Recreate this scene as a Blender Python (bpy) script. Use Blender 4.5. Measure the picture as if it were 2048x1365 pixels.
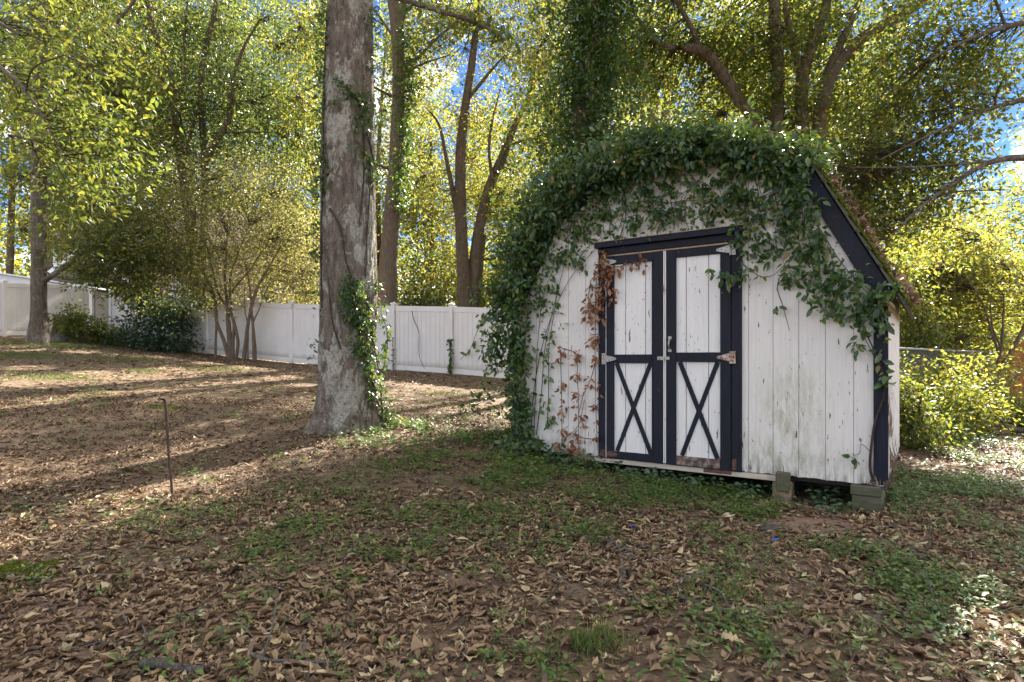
import bpy, math, random
import numpy as np
from mathutils import Vector, Matrix, noise as mnoise

random.seed(7)
rng = np.random.default_rng(11)
scene = bpy.context.scene
for o in list(bpy.data.objects):
    bpy.data.objects.remove(o)
COL = scene.collection

# ------------------------------------------------------------------ camera
FPX, CX, HY, CAMH = 1200.0, 1024.0, 717.0, 1.3
cd = bpy.data.cameras.new('camera')
cd.sensor_width = 36.0
cd.lens = 36.0 * FPX / 2048.0
cd.shift_y = (HY - 682.5) / 2048.0
cd.clip_start, cd.clip_end = 0.05, 1500
cam = bpy.data.objects.new('camera', cd)
COL.objects.link(cam)
cam.location = (0, 0, CAMH)
cam.rotation_euler = (math.radians(90), 0, 0)
scene.camera = cam

# ------------------------------------------------------------------ sky, sun, exposure
SUN_AZ, SUN_EL = math.radians(27), math.radians(41)
SUN = np.array([math.sin(SUN_AZ) * math.cos(SUN_EL), math.cos(SUN_AZ) * math.cos(SUN_EL), math.sin(SUN_EL)])
world = bpy.data.worlds.new('World')
scene.world = world
world.use_nodes = True
wn = world.node_tree
wn.nodes.clear()
w_out = wn.nodes.new('ShaderNodeOutputWorld')
w_bg = wn.nodes.new('ShaderNodeBackground')
w_bg.inputs['Strength'].default_value = 0.10
w_sky = wn.nodes.new('ShaderNodeTexSky')
w_sky.sky_type = 'NISHITA'
w_sky.sun_disc = False
w_sky.sun_elevation = SUN_EL
w_sky.sun_rotation = SUN_AZ
w_sky.air_density = 1.0
w_sky.dust_density = 0.0
w_sky.ozone_density = 4.0
w_tc = wn.nodes.new('ShaderNodeTexCoord')
w_sep = wn.nodes.new('ShaderNodeSeparateXYZ')
w_add = wn.nodes.new('ShaderNodeMath'); w_add.operation = 'ADD'; w_add.inputs[1].default_value = 0.22
w_max = wn.nodes.new('ShaderNodeMath'); w_max.operation = 'MAXIMUM'; w_max.inputs[1].default_value = 0.06
w_div = wn.nodes.new('ShaderNodeVectorMath'); w_div.operation = 'DIVIDE'
w_noise = wn.nodes.new('ShaderNodeTexNoise')
w_noise.inputs['Scale'].default_value = 1.5
w_noise.inputs['Detail'].default_value = 7
w_noise.inputs['Roughness'].default_value = 0.56
w_ramp = wn.nodes.new('ShaderNodeValToRGB')
w_ramp.color_ramp.elements[0].position = 0.50
w_ramp.color_ramp.elements[1].position = 0.70
w_mix = wn.nodes.new('ShaderNodeMixRGB')
w_mix.inputs['Color2'].default_value = (16.0, 15.0, 13.5, 1)
wn.links.new(w_tc.outputs['Generated'], w_sep.inputs[0])
wn.links.new(w_sep.outputs['Z'], w_add.inputs[0])
wn.links.new(w_add.outputs[0], w_max.inputs[0])
wn.links.new(w_tc.outputs['Generated'], w_div.inputs[0])
wn.links.new(w_max.outputs[0], w_div.inputs[1])
w_map = wn.nodes.new('ShaderNodeMapping'); w_map.inputs['Location'].default_value = (5.7, 10.3, 0.0)
wn.links.new(w_div.outputs[0], w_map.inputs[0])
wn.links.new(w_map.outputs[0], w_noise.inputs['Vector'])
wn.links.new(w_noise.outputs['Fac'], w_ramp.inputs[0])
wn.links.new(w_ramp.outputs['Color'], w_mix.inputs['Fac'])
w_gain = wn.nodes.new('ShaderNodeMixRGB'); w_gain.blend_type = 'MULTIPLY'; w_gain.inputs['Fac'].default_value = 1
w_gain.inputs['Color2'].default_value = (.20, .265, .35, 1)
wn.links.new(w_sky.outputs[0], w_gain.inputs['Color1'])
wn.links.new(w_gain.outputs[0], w_mix.inputs['Color1'])
wn.links.new(w_mix.outputs[0], w_bg.inputs['Color'])
wn.links.new(w_bg.outputs[0], w_out.inputs['Surface'])

sl = bpy.data.lights.new('sun', 'SUN')
sl.energy = 5.0
sl.angle = math.radians(0.53)
sl.color = (1.0, 0.93, 0.82)
sun = bpy.data.objects.new('sun', sl)
COL.objects.link(sun)
sun.location = (10, 20, 30)
sun.rotation_euler = Vector(-SUN).to_track_quat('-Z', 'Y').to_euler()

scene.view_settings.view_transform = 'Standard'
scene.view_settings.look = 'None'
scene.view_settings.gamma = 1.0
scene.view_settings.use_curve_mapping = False
scene.view_settings.exposure = 2.44
scene.render.engine = 'CYCLES'
cy = scene.cycles
cy.max_bounces = 7
cy.diffuse_bounces = 4
cy.glossy_bounces = 2
cy.transmission_bounces = 4
cy.transparent_max_bounces = 4
cy.caustics_reflective = False
cy.caustics_refractive = False
cy.sample_clamp_indirect = 6.0

# ------------------------------------------------------------------ numpy helpers
def vnoise(x, y, seed=0):
    """smooth value noise in 0..1"""
    x = np.asarray(x, float); y = np.asarray(y, float)
    xi = np.floor(x).astype(np.int64); yi = np.floor(y).astype(np.int64)
    xf = x - xi; yf = y - yi
    xf = xf * xf * (3 - 2 * xf); yf = yf * yf * (3 - 2 * yf)
    def h(a, b):
        n = (a * 374761393 + b * 668265263 + seed * 1442695041) & 0xffffffff
        n = ((n ^ (n >> 13)) * 1274126177) & 0xffffffff
        return ((n ^ (n >> 16)) & 0xffff) / 65535.0
    return (h(xi, yi) * (1 - xf) + h(xi + 1, yi) * xf) * (1 - yf) + (h(xi, yi + 1) * (1 - xf) + h(xi + 1, yi + 1) * xf) * yf

def fbm(x, y, seed=0, octv=4):
    a, s, t = 0.5, 0.0, 0.0
    for k in range(octv):
        s = s + a * vnoise(np.asarray(x) * 2 ** k, np.asarray(y) * 2 ** k, seed + k)
        t += a; a *= 0.5
    return s / t

def nrmz(v):
    return v / np.maximum(np.linalg.norm(v, axis=-1, keepdims=True), 1e-9)

# ------------------------------------------------------------------ terrain height: fitted to how the yard rises to the back left
_smp = np.array([(2.4, 5.2, .05), (3, 4.8, .08), (1.6, 5.7, .07), (.9, 6.2, .13), (2.2, 6.5, .06), (0, 6.9, .25), (-2.26, 8.1, .36), (-.3, 15.6, .79), (-3.3, 16.9, .95),
                 (-6.8, 18.6, 1.15), (-9.95, 20, 1.41), (-14.7, 22.2, 1.86), (-17.4, 20.5, 2.05), (-16.2, 22.9, 2.25),
                 (-14.6, 18.5, 1.75), (-3, 5.1, .15), (0, 2, 0), (-2, 2, 0.02), (2, 2, 0), (0, -3, -.1), (6.9, 11, .22), (15.4, 18.3, -.04),
                 (8, 12, .2), (4, 4, .03), (-9, 9, .7), (-8, 3, .35), (8, 4, 0), (20, 30, .1), (0, 35, 1.6), (-25, 35, 3.2), (-25, 10, 1.9), (25, 8, -.3)])
def _basis(x, y):
    return np.stack([np.ones_like(x), x, y, x * x, x * y, y * y, x ** 3 * .1, y ** 3 * .1, x * x * y * .1, x * y * y * .1], -1)
_A = _basis(_smp[:, 0], _smp[:, 1])
_W = np.ones(len(_smp)); _W[:21] = 3
_coef = np.linalg.solve((_A * _W[:, None]).T @ (_A) + 1e-3 * np.eye(10), (_A * _W[:, None]).T @ _smp[:, 2])
_res = _smp[:, 2] - _A @ _coef
_K = np.exp(-((_smp[:, None, :2] - _smp[None, :, :2]) ** 2).sum(-1) / (2 * 1.6 ** 2))
_kc = np.linalg.solve(_K + .05 * np.eye(len(_smp)), _res)
def gz0(x, y):
    x = np.clip(np.asarray(x, float), -26, 26); y = np.clip(np.asarray(y, float), -3, 36)
    k = np.zeros(np.broadcast(x, y).shape)
    for (sx_, sy_, _), c_ in zip(_smp, _kc):
        k = k + c_ * np.exp(-((x - sx_) ** 2 + (y - sy_) ** 2) / (2 * 1.6 ** 2))
    return _basis(x, y) @ _coef + k
def gz(x, y):
    x = np.asarray(x, float); y = np.asarray(y, float)
    b = .05 * (fbm(x * .9, y * .9, 3) - .5) + .02 * (fbm(x * 4, y * 4, 9, 3) - .5)
    return gz0(x, y) + b

def ray(px, py, Z):
    """the point at depth Z (metres) seen along a measured direction of the survey photograph"""
    return np.array([(px - CX) / FPX * Z, Z, CAMH - (py - HY) / FPX * Z])
def on_ground(px, py):
    Y = np.linspace(1.5, 60, 4000)
    X = (px - CX) / FPX * Y
    d = CAMH - (py - HY) / FPX * Y - gz0(X, Y)
    k = int(np.argmax(d < 0)) if (d < 0).any() else len(Y) - 1
    return float(X[k]), float(Y[k])

# sunlit gaps in the canopy: ground spots where the sun comes through
GAPS = []
for px, py, r in [(20, 810, .55), (100, 800, .5), (200, 788, .5), (300, 778, .5), (390, 768, .45), (470, 762, .5), (560, 757, .5), (610, 770, .4),
                  (60, 735, .5), (180, 745, .4), (330, 738, .4), (420, 727, .5), (500, 735, .5), (590, 742, .5), (40, 700, .6), (150, 705, .4), (20, 770, .4),
                  (820, 772, .45), (880, 778, .4), (950, 785, .35), (780, 768, .4),
                  (320, 868, .16), (400, 852, .16), (460, 843, .18),
                  (1950, 1190, .13), (1985, 1250, .2), (2000, 1310, .2), (690, 1350, .12), (1900, 905, .15), (1960, 870, .2), (1990, 830, .3)]:
    gx, gy = on_ground(px, py)
    GAPS.append((gx, gy, float(gz0(gx, gy)), r))
def sun_keep(p, prob=.97):
    keep = np.ones(len(p), bool)
    for gx, gy, g, r in GAPS:
        t = (p[:, 2] - g) / SUN[2]
        q = p[:, :2] - SUN[None, :2] * t[:, None]
        hit = (t > 1.6) & (np.hypot(q[:, 0] - gx, q[:, 1] - gy) < r)
        keep &= ~(hit & (rng.random(len(p)) < prob))
    return keep

# ------------------------------------------------------------------ object helpers
def tag(o, label=None, cat=None, group=None, kind=None):
    if label: o['label'] = label
    if cat: o['category'] = cat
    if group: o['group'] = group
    if kind: o['kind'] = kind
    return o
def empty(name, loc, label=None, cat=None, group=None):
    o = bpy.data.objects.new(name, None)
    o.empty_display_size = .1
    COL.objects.link(o)
    o.location = loc
    return tag(o, label, cat, group)
def link(name, mesh, mat=None, parent=None):
    o = bpy.data.objects.new(name, mesh)
    if mat is not None:
        if len(mesh.materials) == 0:
            mesh.materials.append(mat)
    COL.objects.link(o)
    if parent is not None:
        o.parent = parent
        if parent.type == 'EMPTY':
            o.matrix_parent_inverse = Matrix.Translation(-Vector(parent.location))
    return o
def np_mesh(name, V, T, tint=None, smooth=False):
    V = np.asarray(V, np.float32); T = np.asarray(T, np.int32)
    me = bpy.data.meshes.new(name)
    nv, nt, k = len(V), len(T), T.shape[1]
    me.vertices.add(nv); me.vertices.foreach_set('co', V.ravel())
    me.loops.add(nt * k); me.loops.foreach_set('vertex_index', T.ravel())
    me.polygons.add(nt)
    me.polygons.foreach_set('loop_start', np.arange(0, nt * k, k, dtype=np.int32))
    me.polygons.foreach_set('loop_total', np.full(nt, k, np.int32))
    if smooth:
        me.polygons.foreach_set('use_smooth', np.ones(nt, bool))
    me.update(calc_edges=True)
    if tint is not None:
        a = me.attributes.new('tint', 'FLOAT', 'POINT')
        a.data.foreach_set('value', np.asarray(tint, np.float32))
    return me

class MB:
    def __init__(s): s.v = []; s.f = []
    def add(s, vs, fs):
        n = len(s.v); s.v += [tuple(map(float, p)) for p in vs]; s.f += [tuple(i + n for i in f) for f in fs]
        return s
    def box(s, lo, hi, fn=None):
        x0, y0, z0 = lo; x1, y1, z1 = hi
        vs = [(x0, y0, z0), (x1, y0, z0), (x1, y1, z0), (x0, y1, z0), (x0, y0, z1), (x1, y0, z1), (x1, y1, z1), (x0, y1, z1)]
        if fn: vs = [fn(*p) for p in vs]
        return s.add(vs, [(0, 3, 2, 1), (4, 5, 6, 7), (0, 1, 5, 4), (1, 2, 6, 5), (2, 3, 7, 6), (3, 0, 4, 7)])
    def prism(s, poly, d0, d1, fn):
        """polygon of (a, b) extruded between d0 and d1; fn(a, d, b) -> world"""
        n = len(poly)
        vs = [fn(a, d0, b) for a, b in poly] + [fn(a, d1, b) for a, b in poly]
        fs = [tuple(range(n))[::-1], tuple(range(n, 2 * n))] + [(i, (i + 1) % n, n + (i + 1) % n, n + i) for i in range(n)]
        return s.add(vs, fs)
    def tube(s, pts, radii, sides=6, cap=True):
        V, F = tube_np(pts, radii, sides)
        s.add(V, [tuple(q) for q in F])
        if cap:
            n = len(s.v)
            s.f.append(tuple(range(n - sides, n)))
            s.f.append(tuple(range(n - len(V), n - len(V) + sides))[::-1])
        return s
    def mesh(s, name, smooth=False):
        me = bpy.data.meshes.new(name)
        me.from_pydata(s.v, [], s.f)
        if smooth:
            me.polygons.foreach_set('use_smooth', np.ones(len(me.polygons), bool))
        me.update()
        import bmesh
        bm = bmesh.new(); bm.from_mesh(me); bmesh.ops.recalc_face_normals(bm, faces=bm.faces); bm.to_mesh(me); bm.free()
        return me
    def build(s, name, mat, parent=None, smooth=False, bevel=0):
        o = link(name, s.mesh(name, smooth), mat, parent)
        if bevel:
            m = o.modifiers.new('bevel', 'BEVEL'); m.width = bevel; m.segments = 1; m.limit_method = 'ANGLE'
        return o

def tube_np(pts, radii, sides=6):
    P = np.asarray(pts, float); n = len(P)
    R = np.broadcast_to(np.asarray(radii, float), (n,))
    t = np.gradient(P, axis=0) if n > 1 else np.array([[0, 0, 1.]])
    t = nrmz(t)
    ref = np.array([1., 0, 0]) if abs(t[0][0]) < .8 else np.array([0, 1., 0])
    a = nrmz(np.cross(t, ref)); b = np.cross(t, a)
    ang = np.linspace(0, 2 * np.pi, sides, endpoint=False)
    V = P[:, None] + R[:, None, None] * (np.cos(ang)[None, :, None] * a[:, None] + np.sin(ang)[None, :, None] * b[:, None])
    V = V.reshape(-1, 3)
    i = np.arange(n - 1)[:, None] * sides; j = np.arange(sides)[None]; k = (j + 1) % sides
    F = np.stack([i + j, i + k, i + k + sides, i + j + sides], -1).reshape(-1, 4)
    return V, F
def smooth_path(pts, per=6):
    P = np.asarray(pts, float)
    if len(P) < 3:
        t = np.linspace(0, 1, per + 1)[:, None]
        return P[0] * (1 - t) + P[-1] * t
    Q = np.vstack([2 * P[0] - P[1], P, 2 * P[-1] - P[-2]])
    out = []
    for i in range(1, len(Q) - 2):
        for t in np.linspace(0, 1, per, endpoint=False):
            a, b, c, d = Q[i - 1], Q[i], Q[i + 1], Q[i + 2]
            out.append(.5 * (2 * b + (c - a) * t + (2 * a - 5 * b + 4 * c - d) * t * t + (3 * b - a - 3 * c + d) * t ** 3))
    out.append(P[-1])
    return np.array(out)

# ---- leaf templates: x along the leaf 0..1, y across, z up
def T_diamond(w=.5, fold=.10):
    V = np.array([(0, 0, 0), (.42, w / 2, fold), (1, 0, -.06), (.42, -w / 2, fold)])
    return V, np.array([(0, 2, 1), (0, 3, 2)])
def T_oval(w=.46, fold=.07, droop=.18):
    V = np.array([(0, 0, 0), (.3, w / 2, fold), (.68, w * .42, fold - droop * .4), (1, 0, -droop), (.68, -w * .42, fold - droop * .4), (.3, -w / 2, fold), (.3, 0, 0), (.68, 0, -droop * .45)])
    F = [(0, 6, 1), (6, 7, 2), (6, 2, 1), (7, 3, 2), (0, 5, 6), (6, 4, 7), (6, 5, 4), (7, 4, 3)]
    return V, np.array(F)
def T_strip(xs, ws, curl, bend, twist=0., skew=0.):
    """leaf from half-widths ws at stations xs, curled up across and bent along"""
    V = []
    for x, w in zip(xs, ws):
        z = bend * (x - .5) ** 2 * 4 * .25
        tw = twist * (x - .5)
        for sgn in (1, 0, -1):
            y = sgn * w
            zz = z + curl * (abs(y) * 2.2) ** 1.6 + tw * y * 2
            V.append((x + skew * y, y * (1 - .35 * abs(curl)), zz))
    n = len(xs); F = []
    for i in range(n - 1):
        a, b = i * 3, (i + 1) * 3
        for c in (0, 1):
            F += [(a + c, a + c + 1, b + c + 1), (a + c, b + c + 1, b + c)]
    return np.array(V), np.array(F)
def litter_templates(fine):
    out = []
    for k in range(12 if fine else 14):
        r = random.random
        curl = random.choice([.15, .35, .6, .9, -.3, .5]); bend = random.choice([-.7, .5, .9, .2, -.3, 1.2]); tw = random.uniform(-.6, .6)
        if k % 5 == 3:     # lobed oak leaf
            xs = [0, .14, .24, .36, .46, .58, .68, .8, .9, 1.0] if fine else [0, .2, .38, .55, .75, 1.0]
            ws = [.012, .05, .2, .08, .3, .1, .3, .1, .17, .01] if fine else [.015, .2, .08, .3, .1, .02]
        elif k % 5 == 4:   # broad
            xs = [0, .12, .3, .5, .7, .88, 1.0] if fine else [0, .25, .6, 1.0]
            ws = [.01, .2, .33, .33, .24, .1, .005] if fine else [.02, .32, .28, .01]
        else:              # long water oak / willow oak
            xs = [0, .15, .35, .6, .82, 1.0] if fine else [0, .35, .72, 1.0]
            w = random.uniform(.14, .24)
            ws = [.012, w * .6, w, w * .95, w * .55, .005] if fine else [.03, w, w * .8, .02]
        out.append(T_strip(xs, ws, curl, bend, tw, random.uniform(-.25, .25)))
    return out

def frames(fwd, nrm):
    x = nrmz(fwd); z = nrm - (nrm * x).sum(-1, keepdims=True) * x
    z = nrmz(z); y = np.cross(z, x)
    return np.stack([x, y, z], -1)          # columns
def scatter(templates, pos, fwd, nrm, L, W=None, tint=None):
    """one joined mesh of leaves"""
    N = len(pos); R = frames(fwd, nrm)
    W = L if W is None else W
    ti = rng.integers(0, len(templates), N)
    tint = rng.random(N) if tint is None else tint
    Vs, Fs, Ts, off = [], [], [], 0
    for k, (V, F) in enumerate(templates):
        m = np.nonzero(ti == k)[0]
        if not len(m): continue
        S = np.stack([L[m], W[m], .5 * (L[m] + W[m])], -1)
        P = V[None] * S[:, None, :]
        P = np.einsum('nij,nvj->nvi', R[m], P) + pos[m][:, None]
        Vs.append(P.reshape(-1, 3)); nv = len(V)
        Fs.append((F[None] + (np.arange(len(m)) * nv)[:, None, None] + off).reshape(-1, 3))
        Ts.append(np.repeat(tint[m], nv)); off += nv * len(m)
    return np.concatenate(Vs), np.concatenate(Fs), np.concatenate(Ts)
def randdir(n):
    return nrmz(rng.normal(size=(n, 3)))

# ------------------------------------------------------------------ materials
class NM:
    def __init__(s, name):
        s.m = bpy.data.materials.new(name); s.m.use_nodes = True
        s.t = s.m.node_tree; s.t.nodes.clear()
        s.out = s.n('ShaderNodeOutputMaterial'); s.b = s.n('ShaderNodeBsdfPrincipled')
        s.l(s.b.outputs[0], s.out.inputs['Surface'])
    def n(s, t, **k):
        o = s.t.nodes.new(t)
        for a, v in k.items(): setattr(o, a, v)
        return o
    def l(s, a, b): s.t.links.new(a, b)
    def coord(s, scale=(1, 1, 1), kind='Object', rot=(0, 0, 0)):
        if kind == 'World':
            g = s.n('ShaderNodeNewGeometry'); src = g.outputs['Position']
        else:
            tc = s.n('ShaderNodeTexCoord'); src = tc.outputs[kind]
        mp = s.n('ShaderNodeMapping'); mp.inputs['Scale'].default_value = scale; mp.inputs['Rotation'].default_value = rot
        s.l(src, mp.inputs[0]); return mp.outputs[0]
    def noise(s, vec, scale, detail=4, rough=.55, dist=0):
        o = s.n('ShaderNodeTexNoise'); o.inputs['Scale'].default_value = scale; o.inputs['Detail'].default_value = detail
        o.inputs['Roughness'].default_value = rough; o.inputs['Distortion'].default_value = dist
        s.l(vec, o.inputs['Vector']); return o.outputs['Fac']
    def ramp(s, fac, stops):
        o = s.n('ShaderNodeValToRGB'); r = o.color_ramp
        while len(r.elements) < len(stops): r.elements.new(.5)
        for e, (p, c) in zip(r.elements, stops):
            e.position = p; e.color = (c, c, c, 1) if isinstance(c, (int, float)) else (*c, 1)
        s.l(fac, o.inputs[0]); return o.outputs[0]
    def mix(s, fac, a, b, mode='MIX'):
        o = s.n('ShaderNodeMixRGB'); o.blend_type = mode
        for i, v in ((0, fac), (1, a), (2, b)):
            if isinstance(v, tuple): o.inputs[i].default_value = (*v, 1)
            elif isinstance(v, (int, float)): o.inputs[i].default_value = v
            else: s.l(v, o.inputs[i])
        return o.outputs[0]
    def math(s, op, a, b=0.):
        o = s.n('ShaderNodeMath'); o.operation = op
        for i, v in ((0, a), (1, b)):
            if isinstance(v, (int, float)): o.inputs[i].default_value = v
            else: s.l(v, o.inputs[i])
        return o.outputs[0]
    def bump(s, h, strength=.5, dist=.01):
        o = s.n('ShaderNodeBump'); o.inputs['Strength'].default_value = strength; o.inputs['Distance'].default_value = dist
        s.l(h, o.inputs['Height']); s.l(o.outputs[0], s.b.inputs['Normal']); return o
    def set(s, color=None, rough=None, spec=None, metal=None):
        if color is not None:
            if isinstance(color, tuple): s.b.inputs['Base Color'].default_value = (*color, 1)
            else: s.l(color, s.b.inputs['Base Color'])
        if rough is not None:
            if isinstance(rough, (int, float)): s.b.inputs['Roughness'].default_value = rough
            else: s.l(rough, s.b.inputs['Roughness'])
        if spec is not None: s.b.inputs['Specular IOR Level'].default_value = spec
        if metal is not None: s.b.inputs['Metallic'].default_value = metal
        return s.m

def leaf_mat(name, stops, tstops, tfac=.45, rough=.45, spec=.5):
    k = NM(name)
    at = k.n('ShaderNodeAttribute', attribute_name='tint')
    oi = k.n('ShaderNodeObjectInfo')
    f = k.math('FRACT', k.math('ADD', at.outputs['Fac'], oi.outputs['Random']))
    vec = k.coord((1, 1, 1), 'World')
    k.set(k.ramp(f, stops), rough, spec)
    tr = k.n('ShaderNodeBsdfTranslucent')
    k.l(k.ramp(f, tstops), tr.inputs['Color'])
    mx = k.n('ShaderNodeMixShader'); mx.inputs[0].default_value = tfac
    k.l(k.b.outputs[0], mx.inputs[1]); k.l(tr.outputs[0], mx.inputs[2]); k.l(mx.outputs[0], k.out.inputs['Surface'])
    return k.m

M = {}
GRN = [(0, (.030, .056, .015)), (.35, (.045, .080, .019)), (.7, (.065, .10, .023)), (.93, (.095, .12, .027)), (1, (.18, .12, .03))]
GTR = [(0, (.15, .22, .032)), (.5, (.28, .325, .045)), (.9, (.50, .46, .065)), (1, (.63, .38, .07))]
M['leaf_oak'] = leaf_mat('leaf_oak', GRN, GTR, .45, .42)
M['leaf_holly'] = leaf_mat('leaf_holly', [(0, (.014, .034, .024)), (.7, (.026, .055, .036)), (1, (.05, .085, .045))], [(0, (.08, .16, .05)), (1, (.2, .28, .06))], .28, .3)
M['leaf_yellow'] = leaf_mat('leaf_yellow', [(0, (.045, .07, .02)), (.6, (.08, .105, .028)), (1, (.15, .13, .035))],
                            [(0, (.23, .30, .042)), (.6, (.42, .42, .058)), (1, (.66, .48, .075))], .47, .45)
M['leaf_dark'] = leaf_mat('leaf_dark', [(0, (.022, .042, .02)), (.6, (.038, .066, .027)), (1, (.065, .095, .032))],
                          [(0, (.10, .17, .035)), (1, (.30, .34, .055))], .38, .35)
M['leaf_myrtle'] = leaf_mat('leaf_myrtle', [(0, (.055, .065, .028)), (.6, (.095, .10, .042)), (1, (.16, .125, .065))],
                            [(0, (.34, .36, .08)), (1, (.56, .47, .14))], .46, .5)
M['leaf_ivy'] = leaf_mat('leaf_ivy', [(0, (.014, .036, .014)), (.45, (.028, .066, .02)), (.85, (.058, .11, .026)), (.975, (.12, .14, .03)), (1, (.2, .10, .03))],
                         [(0, (.12, .26, .03)), (.8, (.28, .42, .05)), (1, (.5, .4, .06))], .3, .34, .5)
M['leaf_cover'] = leaf_mat('leaf_cover', [(0, (.045, .085, .025)), (.6, (.085, .15, .034)), (1, (.16, .21, .045))],
                           [(0, (.14, .28, .04)), (1, (.3, .42, .06))], .28, .42, .4)
M['leaf_seed'] = leaf_mat('leaf_seed', [(0, (.03, .06, .035)), (1, (.075, .12, .05))], [(0, (.1, .2, .06)), (1, (.2, .3, .08))], .25, .4, .5)
M['leaf_litter'] = leaf_mat('leaf_litter', [(0, (0.065, 0.040, 0.027)), (.2, (0.113, 0.071, 0.044)), (.45, (0.183, 0.117, 0.071)), (.68, (0.250, 0.165, 0.098)), (.84, (0.337, 0.224, 0.120)), (.93, (0.482, 0.377, 0.208)), (.98, (0.530, 0.451, 0.283)), (1, (0.241, 0.244, 0.143))],
                            [(0, (.10, .05, .03)), (1, (.4, .25, .12))], .12, .6, .35)
M['leaf_dry'] = leaf_mat('leaf_dry', [(0, (.13, .055, .03)), (.6, (.24, .11, .055)), (1, (.36, .19, .10))], [(0, (.3, .12, .05)), (1, (.5, .25, .1))], .25, .6, .3)
M['grass'] = leaf_mat('grass', [(0, (.05, .10, .02)), (1, (.13, .17, .04))], [(0, (.2, .32, .05)), (1, (.4, .4, .08))], .3, .5)
M['moss'] = leaf_mat('moss', [(0, (.035, .06, .008)), (1, (.13, .15, .015))], [(0, (.2, .25, .02)), (1, (.3, .3, .03))], .2, .8, .2)

def bark(name, dark, mid, light, lichen=0., lichen_col=(.5, .5, .44), vs=14, green=0.):
    k = NM(name)
    vec = k.coord((1, 1, .24), 'World'); v2 = k.coord((1, 1, 1), 'World')
    n1 = k.noise(vec, vs, 6, .65, .3); n2 = k.noise(vec, vs * 3.2, 4, .6)
    base = k.ramp(n1, [(.34, dark), (.5, mid), (.66, light)])
    base = k.mix(.35, base, k.ramp(n2, [(.3, dark), (.7, light)]))
    if green:
        g = k.ramp(k.noise(v2, 1.7, 4), [(.45, 0.), (.65, green)])
        base = k.mix(g, base, (.07, .085, .03))
    if lichen:
        v3 = k.coord((1.6, 1.6, .8), 'World')
        l1 = k.noise(v3, 1.5, 7, .68, .35)
        msk = k.ramp(l1, [(.505, 0.), (.54, 1.)])
        l3 = k.ramp(k.noise(v2, 26, 5, .7), [(.36, 0.), (.47, 1.)])
        l2 = k.ramp(k.noise(v2, 13, 5, .6), [(.63, 0.), (.66, .8)])
        msk = k.math('MULTIPLY', k.math('MAXIMUM', k.math('MULTIPLY', msk, l3), l2), lichen)
        lc = k.mix(k.noise(v2, 9, 4), lichen_col, tuple(c * .55 for c in lichen_col))
        base = k.mix(msk, base, lc)
    k.set(base, .85, .25)
    n3 = k.noise(k.coord((1, 1, .35), 'World'), vs * 6, 5, .7)
    base2 = k.mix(k.ramp(n3, [(.35, .55), (.55, 0.)]), base, tuple(c * .5 for c in dark))
    k.set(base2, .85, .25)
    h = k.math('ADD', n1, k.math('ADD', k.math('MULTIPLY', n2, .5), k.math('MULTIPLY', n3, .35)))
    k.bump(h, 1., .06)
    return k.m
M['bark_oak'] = bark('bark_oak', (.075, .057, .044), (.20, .16, .125), (.34, .285, .225), .95, (.58, .56, .47), 17)
M['bark_grey'] = bark('bark_grey', (.06, .045, .034), (.15, .115, .088), (.26, .21, .165), .5, (.38, .37, .31), 20, .4)
M['bark_brown'] = bark('bark_brown', (.065, .043, .028), (.17, .115, .076), (.29, .205, .14), .2, (.36, .33, .27), 22, .3)
M['bark_tan'] = bark('bark_tan', (.12, .085, .06), (.20, .145, .105), (.32, .24, .18), .0, vs=24)
M['twig'] = bark('twig', (.06, .045, .032), (.11, .085, .06), (.17, .13, .10), 0., vs=30)
M['stick'] = bark('stick', (.10, .08, .065), (.20, .17, .14), (.36, .33, .29), .5, (.5, .52, .48), 40)
M['vine'] = bark('vine', (.05, .036, .028), (.085, .06, .045), (.14, .10, .08), 0., vs=40)
M['stump'] = bark('stump', (.06, .05, .042), (.16, .135, .115), (.28, .24, .2), .3, (.38, .37, .33), 16)
M['rotwood'] = bark('rotwood', (.12, .06, .035), (.26, .15, .085), (.42, .28, .17), 0., vs=18)

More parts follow.
